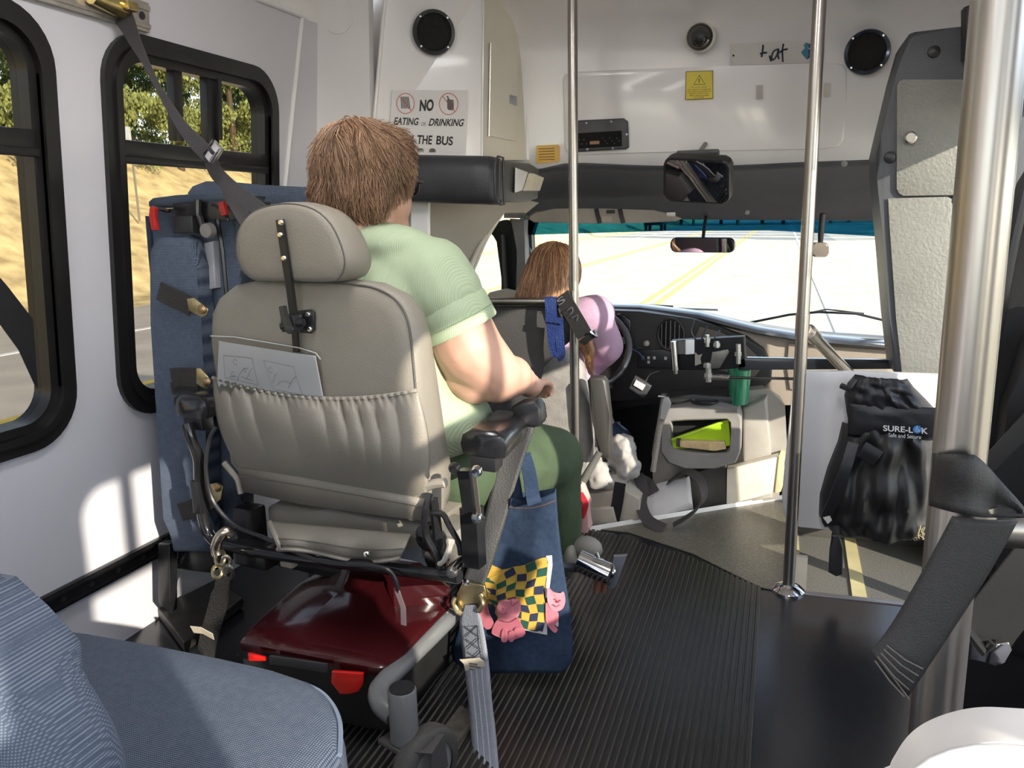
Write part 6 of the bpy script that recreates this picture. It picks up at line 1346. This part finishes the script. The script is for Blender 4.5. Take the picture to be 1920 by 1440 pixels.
# ================================================================== PEOPLE
from mathutils.bvhtree import BVHTree
skin = mat('skin', (.52, .30, .225), .5, var=.10, vs=14, bump=.08, bs=160, sss=.12)
def bvh(o): return BVHTree.FromPolygons([v.co.copy() for v in o.data.vertices], [tuple(p.vertices) for p in o.data.polygons])
def hair(name, base, starts, flow, n, seg, L, parent, mats_, r0=.0011, lift=.002, flick=0.0, seed=1, drape=False):
    tree = bvh(base); rn = random.Random(seed); b = B()
    for k in range(n):
        p = starts(rn); ln = L * rn.uniform(.55, 1.2); pts = []; off = lift * rn.uniform(.2, 1.6); jit = V3((rn.gauss(0, 1), rn.gauss(0, 1), rn.gauss(0, 1))) * .28
        q, nrm, _, _ = tree.find_nearest(p)
        p = q + nrm * off; pts.append(p)
        for i in range(seg):
            d = flow(p, nrm) + jit * (i / seg) ; d = d - nrm * d.dot(nrm) * .8
            if d.length < 1e-6: break
            p = p + d.normalized() * ln / seg
            q, nrm, _, _ = tree.find_nearest(p)
            over = (p - q).dot(nrm)
            if not (drape and over > off): p = q + nrm * (off + flick * (i / seg) ** 3)
            pts.append(p)
        b.use(mats_[rn.randrange(len(mats_))]); m_ = len(pts)
        b.tube(pts, [r0 * (1.0 - .75 * i / m_) for i in range(m_)], 3, caps=False)
    return b.build(name, mats_[0], parent, ang=180, fix=False)
# ---------------- seated woman
Hc = P(688, 330, 1.63); hf = V3((.22, 1, -.08)).normalized(); hr_ = V3((1, -.22, 0)).normalized()
def hp_(r, f_, z): return Hc + hr_ * r + hf * f_ + Z_ * z
axh = (hr_, hf, Z_)
wom = thing('person', 'seated person with short brown hair, glasses and a pale green ribbed shirt', 'person', V3((-.9, 1.65, 0)))
Nk = hp_(-.005, -.03, -.14)
SR, MR, ER = P(812, 520, 1.61), P(878, 655, 1.63), P(932, 706, 1.66)
WR = P(978, 712, 1.76); CX = Nk.x
SL = V3((2 * CX - SR.x - .02, SR.y + .06, SR.z)); EL = V3((SL.x - .06, 1.68, ER.z)); WL = V3((SL.x + .02, 1.93, .70))
KR, AR = P(1028, 862, 2.0), P(1050, 1010, 2.02); HR = P(850, 880, 1.66)
HL = V3((2 * CX - HR.x + .02, HR.y + .05, HR.z)); KL = V3((KR.x - .30, KR.y + .06, KR.z)); AL = V3((AR.x - .28, AR.y + .06, AR.z))
b = B()
b.ell(hp_(0, -.005, .005), (.074, .094, .108), axh); b.ell(hp_(0, .045, -.065), (.056, .055, .060), axh); b.ell(hp_(.042, .036, -.05), (.040, .048, .058), axh); b.ell(hp_(-.04, .035, -.05), (.036, .046, .055), axh)
b.ell(hp_(.012, .045, -.102), (.052, .055, .040), axh); b.ell(hp_(0, .108, -.03), (.013, .016, .022), axh)
for s in (-1, 1):
    b.ell(hp_(.078 * s, -.005, -.035), (.010, .022, .033), axh)
b.cap(hp_(0, -.012, -.06), Nk, .064, .072)
b.cap(Nk, V3((CX, 1.62, .78)), .08, .15); b.cap(V3((CX, 1.62, .78)), V3((CX, 1.63, .55)), .16, .16)
b.cap(V3((CX, 1.60, Nk.z - .07)), SR, .08, .075); b.cap(V3((CX, 1.60, Nk.z - .07)), SL, .08, .075)
b.cap(SR, MR, .077, .080); b.cap(MR, ER, .080, .062); b.ell(P(888, 722, 1.65), (.055, .05, .045)); b.ell(P(862, 690, 1.64), (.05, .05, .06)); b.cap(ER, WR, .058, .036); b.ell(P(955, 706, 1.70), (.055, .06, .05))
b.cap(SL, EL, .075, .06); b.cap(EL, WL, .056, .032)
# right hand resting over the front of the armrest
palm = P(994, 724, 1.80)
b.ell(palm, (.034, .045, .020)); b.cap(WR, palm, .032, .030)
fw_ = V3((.10, 1, 0)).normalized(); rt = V3((.98, -.1, 0)).normalized()
def finger(base, dirs, lens, r):
    p = base
    for d_, l, rr in zip(dirs, lens, r): q = p + d_.normalized() * l; b.cap(p, q, rr, rr * .9, 10); p = q
for k, (o_, s) in enumerate(((-.026, .92), (-.009, 1.0), (.009, .95), (.026, .78))):
    finger(palm + rt * o_ + fw_ * .035 + Z_ * .004, [fw_ + Z_ * -.25 + rt * o_ * 4, fw_ * .5 - Z_, -fw_ * .25 - Z_], [.036 * s, .026 * s, .02 * s], [.0095, .0088, .008])
finger(palm - rt * .030 - fw_ * .01, [fw_ * .7 - rt * .6 - Z_ * .25, fw_ - rt * .1 - Z_ * .4], [.034, .028], [.0115, .010])
pl_ = WL + V3((.01, .05, 0)); b.ell(pl_, (.034, .045, .020)); b.cap(WL, pl_, .030, .028)
for k, (o_, s) in enumerate(((-.026, .78), (-.009, .95), (.009, 1.0), (.026, .92))): finger(pl_ + rt * o_ + fw_ * .035, [fw_ + Z_ * -.2, fw_ * .6 - Z_ * .8, -fw_ * .2 - Z_], [.036 * s, .026 * s, .02 * s], [.0095, .0088, .008])
finger(pl_ + rt * .030 - fw_ * .01, [fw_ * .7 + rt * .6 - Z_ * .2, fw_], [.034, .028], [.0115, .010])
b.cap(HR, KR, .09, .07); b.cap(HL, KL, .09, .07); b.cap(KR, AR, .065, .042); b.cap(KL, AL, .065, .042); b.cap(V3((CX, 1.63, .55)), HR, .14, .1); b.cap(V3((CX, 1.63, .55)), HL, .14, .1)
body = organic('body', b, .0075, skin, wom, 4)
# elbow dimple comes from the shape; shirt over it
shirtm = weave('green_rib_knit', (.235, .315, .175), (.40, .50, .315), 190, dirs=('X', 'Y'), bump=.7, noise_amt=.2, amt=.9)
shirtm = None
def knit(name, col, s):
    m = bpy.data.materials.new(name); m.use_nodes = True; t = m.node_tree; L = t.links.new; bs = t.nodes['Principled BSDF']; bs.inputs['Roughness'].default_value = .85; bs.inputs['Specular IOR Level'].default_value = .2
    tc = t.nodes.new('ShaderNodeTexCoord'); mp = t.nodes.new('ShaderNodeMapping'); mp.inputs['Rotation'].default_value = (0, 0, .5); L(tc.outputs['Object'], mp.inputs[0])
    wv = t.nodes.new('ShaderNodeTexWave'); wv.bands_direction = 'X'; wv.inputs['Scale'].default_value = s; wv.inputs['Distortion'].default_value = .4; L(mp.outputs[0], wv.inputs['Vector'])
    r = t.nodes.new('ShaderNodeValToRGB'); r.color_ramp.elements[0].color = (*[c * .88 for c in col], 1); r.color_ramp.elements[1].color = (*col, 1); r.color_ramp.elements[0].position = .0; r.color_ramp.elements[1].position = .6
    L(wv.outputs['Fac'], r.inputs[0]); L(r.outputs[0], bs.inputs['Base Color'])
    bp = t.nodes.new('ShaderNodeBump'); bp.inputs['Strength'].default_value = .3; bp.inputs['Distance'].default_value = .002; L(wv.outputs['Fac'], bp.inputs['Height']); L(bp.outputs[0], bs.inputs['Normal'])
    MATS[name] = m; return m
shirtm = knit('green_rib_knit', (.385, .46, .315), 105)
b = B()
b.cap(Nk - Z_ * .028 + V3((0, -.005, 0)), V3((CX, 1.62, .80)), .085, .185); b.ell(V3((CX, 1.61, .88)), (.225, .135, .16)); b.cap(V3((CX, 1.62, .80)), V3((CX + .02, 1.64, .60)), .19, .20); b.ell(V3((CX + .03, 1.66, .60)), (.255, .20, .13))
b.cap(V3((CX, 1.60, Nk.z - .075)), SR + Z_ * .006, .088, .084); b.cap(V3((CX, 1.60, Nk.z - .075)), SL + Z_ * .006, .088, .084)
hem = P(862, 606, 1.62)
b.cap(SR, SR.lerp(MR, .26), .090, .095); b.ell(P(712, 458, 1.60), (.13, .085, .05)); b.cap(SL, SL.lerp(EL, .45), .085, .085)
sh_o = organic('shirt', b, .009, shirtm, wom, 5, disp=lambda p, n: p + n * .005 * noise.noise(V3((p.x * 9, p.y * 9, p.z * 5))))
# cut the sleeve end flat and close to the arm: hem cuff ring
hd_ = (MR - SR).normalized(); hc = SR.lerp(MR, .60)
_, h1, h2 = fr(hd_)
b = B(); n_ = 40
def cuff(k, s): 
    a = 2 * PI * k / n_; return hc + (h1 * math.cos(a) + h2 * math.sin(a)) * s
b.loft([[cuff(k, .085) - hd_ * .05 for k in range(n_)], [cuff(k, .0915) - hd_ * .03 for k in range(n_)], [cuff(k, .0935) + hd_ * .022 for k in range(n_)], [cuff(k, .091) + hd_ * .026 for k in range(n_)], [cuff(k, .082) + hd_ * .018 for k in range(n_)]], True, False); b.build('sleeve_cuff', shirtm, sh_o, ang=60)
b = B(); b.tube([cuff(k, .0936) - hd_ * .0 for k in range(n_)], .0008, 4, True); b.build('cuff_seam', mat('green_seam', (.2, .27, .15), .8), sh_o)
trm = mat('green_trousers', (.052, .080, .040), .85, var=.15, vs=20, bump=.3, bs=60)
b = B(); b.cap(V3((CX + .02, 1.65, .54)), HR, .20, .135); b.cap(V3((CX, 1.65, .54)), HL, .19, .135); b.cap(HR, KR, .132, .098); b.cap(HL, KL, .13, .098); b.cap(KR, AR, .092, .062); b.cap(KL, AL, .092, .062)
organic('trousers', b, .010, trm, wom, 5, disp=lambda p, n: p + n * .008 * noise.noise(V3((p.x * 10, p.y * 10, p.z * 7))))
for A_ in (AR, AL):
    b = B(); b.ell(A_ + V3((.0, .03, -.075)), (.045, .12, .04)); b.ell(A_ + V3((0, -.01, -.05)), (.045, .06, .05)); organic('shoe', b, .009, mat('grey_shoe', (.22, .21, .19), .6), wom, 3)
# hair
hm = [mat('hair_brown', (.235, .13, .075), .42, var=.2), mat('hair_auburn', (.30, .17, .095), .40, var=.2), mat('hair_dark_brown', (.15, .08, .046), .45, var=.2), mat('hair_light_brown', (.42, .27, .165), .4, var=.2)]
b = B()
b.ell(hp_(0, -.012, .018), (.100, .106, .097), axh, 24, 16); b.ell(hp_(-.078, -.035, -.055), (.034, .05, .042), axh); b.ell(hp_(0, -.05, -.03), (.088, .062, .085), axh, 24, 16); b.ell(hp_(-.05, -.02, -.035), (.05, .07, .06), axh); b.ell(hp_(.045, -.04, -.018), (.046, .05, .05), axh); b.ell(hp_(0, -.04, .070), (.05, .05, .045), axh); b.ell(hp_(.0, .055, .065), (.075, .055, .045), axh)
hb = organic('hair', b, .008, hm[0], wom, 4, disp=lambda p, n: p + n * .006 * noise.noise(p * 28))
crown = hp_(0.0, -.045, .105)
def starts(rn):
    while True:
        th = math.acos(1 - 1.72 * rn.random()); ph = rn.random() * 2 * PI
        p = Hc + (hr_ * math.sin(th) * math.cos(ph) + hf * math.sin(th) * math.sin(ph) + Z_ * math.cos(th)) * .11
        lf = (p - Hc).dot(hf); lz = (p - Hc).z
        if lf > .045 and lz < .02: continue
        if lf > -.01 and lz < -.01: continue
        return p
def flow(p, n):
    d = p - crown; d = d - n * d.dot(n); d = d.normalized() if d.length > 1e-5 else X_
    return d * .9 + Z_ * (-.45) + V3((noise.noise(p * 30), noise.noise(p * 30 + V3((9, 0, 0))), noise.noise(p * 24 + V3((0, 7, 0))))) * .8 + hr_ * .15
hair('hair_strands', hb, starts, flow, 5600, 6, .10, wom, hm, .00105, .0055, .024, 5)
# glasses
gls = mat('glasses_frame', (.10, .06, .07), .3, .4)
for s in (-1, 1):
    b = B(); c = hp_(.036 * s, .112, -.012); b.tube(arc(c, hr_, Z_, .024, 0, 2 * PI, 20)[:-1], .0014, 6, True); b.tube([hp_(.060 * s, .110, -.008), hp_(.082 * s, .10, -.006), hp_(.084 * s, .02, -.008), hp_(.083 * s, -.01, -.018)], .0015, 6); b.build('glasses_frame', gls, wom)
    b = B(); b.lathe(c, hf, [(.0235, -.0004), (.0235, .0004)], 20); b.build('lens', glass('spectacle_lens', (.6, .55, .58), .1), wom)
for s in (-1, 1):
    b = B(); b.ell(hp_(.034 * s, .088, -.012), (.012, .010, .012), axh); b.build('eye', mat('eye_white', (.7, .66, .62), .3), wom)
b = B(); b.ell(hp_(0, .095, -.085), (.022, .008, .007), axh); b.build('mouth', mat('lip', (.42, .16, .14), .5), wom)
# ---------------- driver
Dc = P(1040, 520, 2.84); df = V3((.42, .86, -.30)).normalized(); drr = V3((.9, -.44, 0)).normalized(); du = drr.cross(df).normalized()
axd = (drr, df, du)
def dp_(r, f_, z): return Dc + drr * r + df * f_ + du * z
drv = thing('person', 'driver leaning forward with long brown hair and a lilac top', 'person', P(1070, 800, 2.8))
dsk = mat('driver_skin', (.56, .32, .24), .5, sss=.1)
DN = dp_(0, -.03, -.15); DS = P(1112, 592, 2.76); DE = P(1138, 650, 2.84); DW = P(1112, 690, 2.92)
DL = V3((DS.x - .30, DS.y + .06, DS.z - .10)); DPv = P(1085, 830, 2.93)
b = B(); b.ell(dp_(0, 0, 0), (.072, .09, .105), axd); b.ell(dp_(0, .045, -.06), (.05, .05, .055), axd); b.ell(dp_(0, .1, -.025), (.012, .015, .02), axd); b.cap(dp_(0, -.01, -.05), DN, .055, .055)
for s in (-1, 1): b.ell(dp_(.074 * s, 0, -.02), (.010, .02, .03), axd)
b.cap(DN, DPv, .10, .13); b.cap(DN - Z_ * .03, DS, .06, .062); b.cap(DN - Z_ * .03, DL, .06, .062); b.cap(DS, DE, .055, .045); b.cap(DE, DW, .043, .028)
LE = DL + V3((.0, .10, -.2)); LW = P(1065, 640, 3.02); b.cap(DL, LE, .055, .045); b.cap(LE, LW, .042, .028)
for W_, dv in ((DW, V3((-.3, .9, .1)).normalized()), (LW, V3((.4, .85, .2)).normalized())):
    pm = W_ + dv * .05; b.ell(pm, (.034, .04, .02)); b.cap(W_, pm, .027, .026); rt_ = dv.cross(Z_).normalized()
    for o_, s in ((-.026, .8), (-.009, .98), (.009, 1), (.026, .9)):
        p = pm + rt_ * o_ + dv * .03
        for d_, l in ((dv, .036), (dv * .4 - Z_, .028), (-dv * .5 - Z_ * .6, .02)): q = p + d_.normalized() * l * s; b.cap(p, q, .0092, .0085, 10); p = q
    p = pm - rt_ * .03; q = p + (dv * .6 - Z_ * .5 - rt_ * .4).normalized() * .036; b.cap(p, q, .011, .010, 10); b.cap(q, q + (dv - Z_ * .4).normalized() * .026, .010, .009, 10)
for s in (-.16, -.02):
    hk = DPv + V3((s, .05, -.05)); kk = DPv + V3((s * 1.3, .42, -.02)); b.cap(hk, kk, .08, .06); b.cap(kk, kk + V3((0, .12, -.38)), .055, .04)
organic('body', b, .008, dsk, drv, 4)
lil = mat('lilac_knit', (.46, .30, .42), .85, var=.08, bump=.3, bs=120)
b = B(); b.cap(DN - Z_ * .035 + V3((0, -.01, 0)), DPv + Z_ * .02, .115, .155); b.cap(DN - Z_ * .045, DS, .075, .078); b.cap(DN - Z_ * .045, DL, .075, .076); b.cap(DS, DE, .072, .062); b.cap(DE, DE.lerp(DW, .85), .06, .042); b.cap(DL, LE, .07, .06); b.cap(LE, LE.lerp(LW, .85), .058, .04)
organic('top', b, .009, lil, drv, 4, disp=lambda p, n: p + n * .006 * noise.noise(p * 14))
b = B()
for s in (-.16, -.02):
    hk = DPv + V3((s, .05, -.05)); kk = DPv + V3((s * 1.3, .42, -.02)); b.cap(hk, kk, .095, .074); b.cap(kk, kk + V3((0, .12, -.38)), .07, .055)
b.cap(DPv + V3((-.08, 0, -.03)), DPv + V3((.1, 0, -.03)), .13, .13); organic('jeans', b, .010, den, drv, 4)
dhm = [mat('hair_chestnut', (.34, .17, .085), .36, var=.2), mat('hair_copper', (.50, .26, .13), .34, var=.2), mat('hair_deep_brown', (.20, .095, .05), .4, var=.2), mat('hair_golden', (.64, .40, .22), .34, var=.2)]
b = B(); b.ell(dp_(0, -.012, .02), (.094, .106, .108), axd, 24, 16); b.ell(dp_(0, -.06, -.06), (.098, .06, .13), axd, 24, 16)
b.cap(dp_(-.03, -.06, -.10), P(1010, 590, 2.74), .065, .05); b.cap(dp_(.03, -.05, -.10), P(1055, 620, 2.74), .055, .035); b.cap(P(1010, 590, 2.74), P(1012, 650, 2.74), .05, .03); b.cap(dp_(.06, -.02, -.06), P(1090, 610, 2.72), .035, .03); b.cap(P(1090, 610, 2.72), P(1106, 660, 2.74), .03, .022); b.cap(P(1106, 660, 2.74), P(1108, 696, 2.75), .02, .012)
dhb = organic('hair', b, .008, dhm[0], drv, 4, disp=lambda p, n: p + n * .004 * noise.noise(V3((p.x * 60, p.y * 60, p.z * 8))))
dtop = dp_(0, -.01, .12)
def dst(rn):
    if rn.random() < .6:
        th = math.acos(1 - 1.5 * rn.random()); ph = rn.random() * 2 * PI; p = Dc + (drr * math.sin(th) * math.cos(ph) + df * math.sin(th) * math.sin(ph) + du * math.cos(th)) * .12
        return p if (p - Dc).dot(df) < .04 else p - df * .12
    return P(rn.uniform(985, 1110), rn.uniform(540, 680), 2.70)
def dfl(p, n):
    d = p - dtop; d = d - n * d.dot(n); d = d.normalized() if d.length > 1e-5 else X_
    return d * .5 - Z_ * .9 + V3((noise.noise(p * 16), noise.noise(p * 16 + V3((5, 0, 0))), 0)) * .35
hair('hair_strands', dhb, dst, dfl, 3200, 7, .17, drv, dhm, .0011, .003, .004, 8)
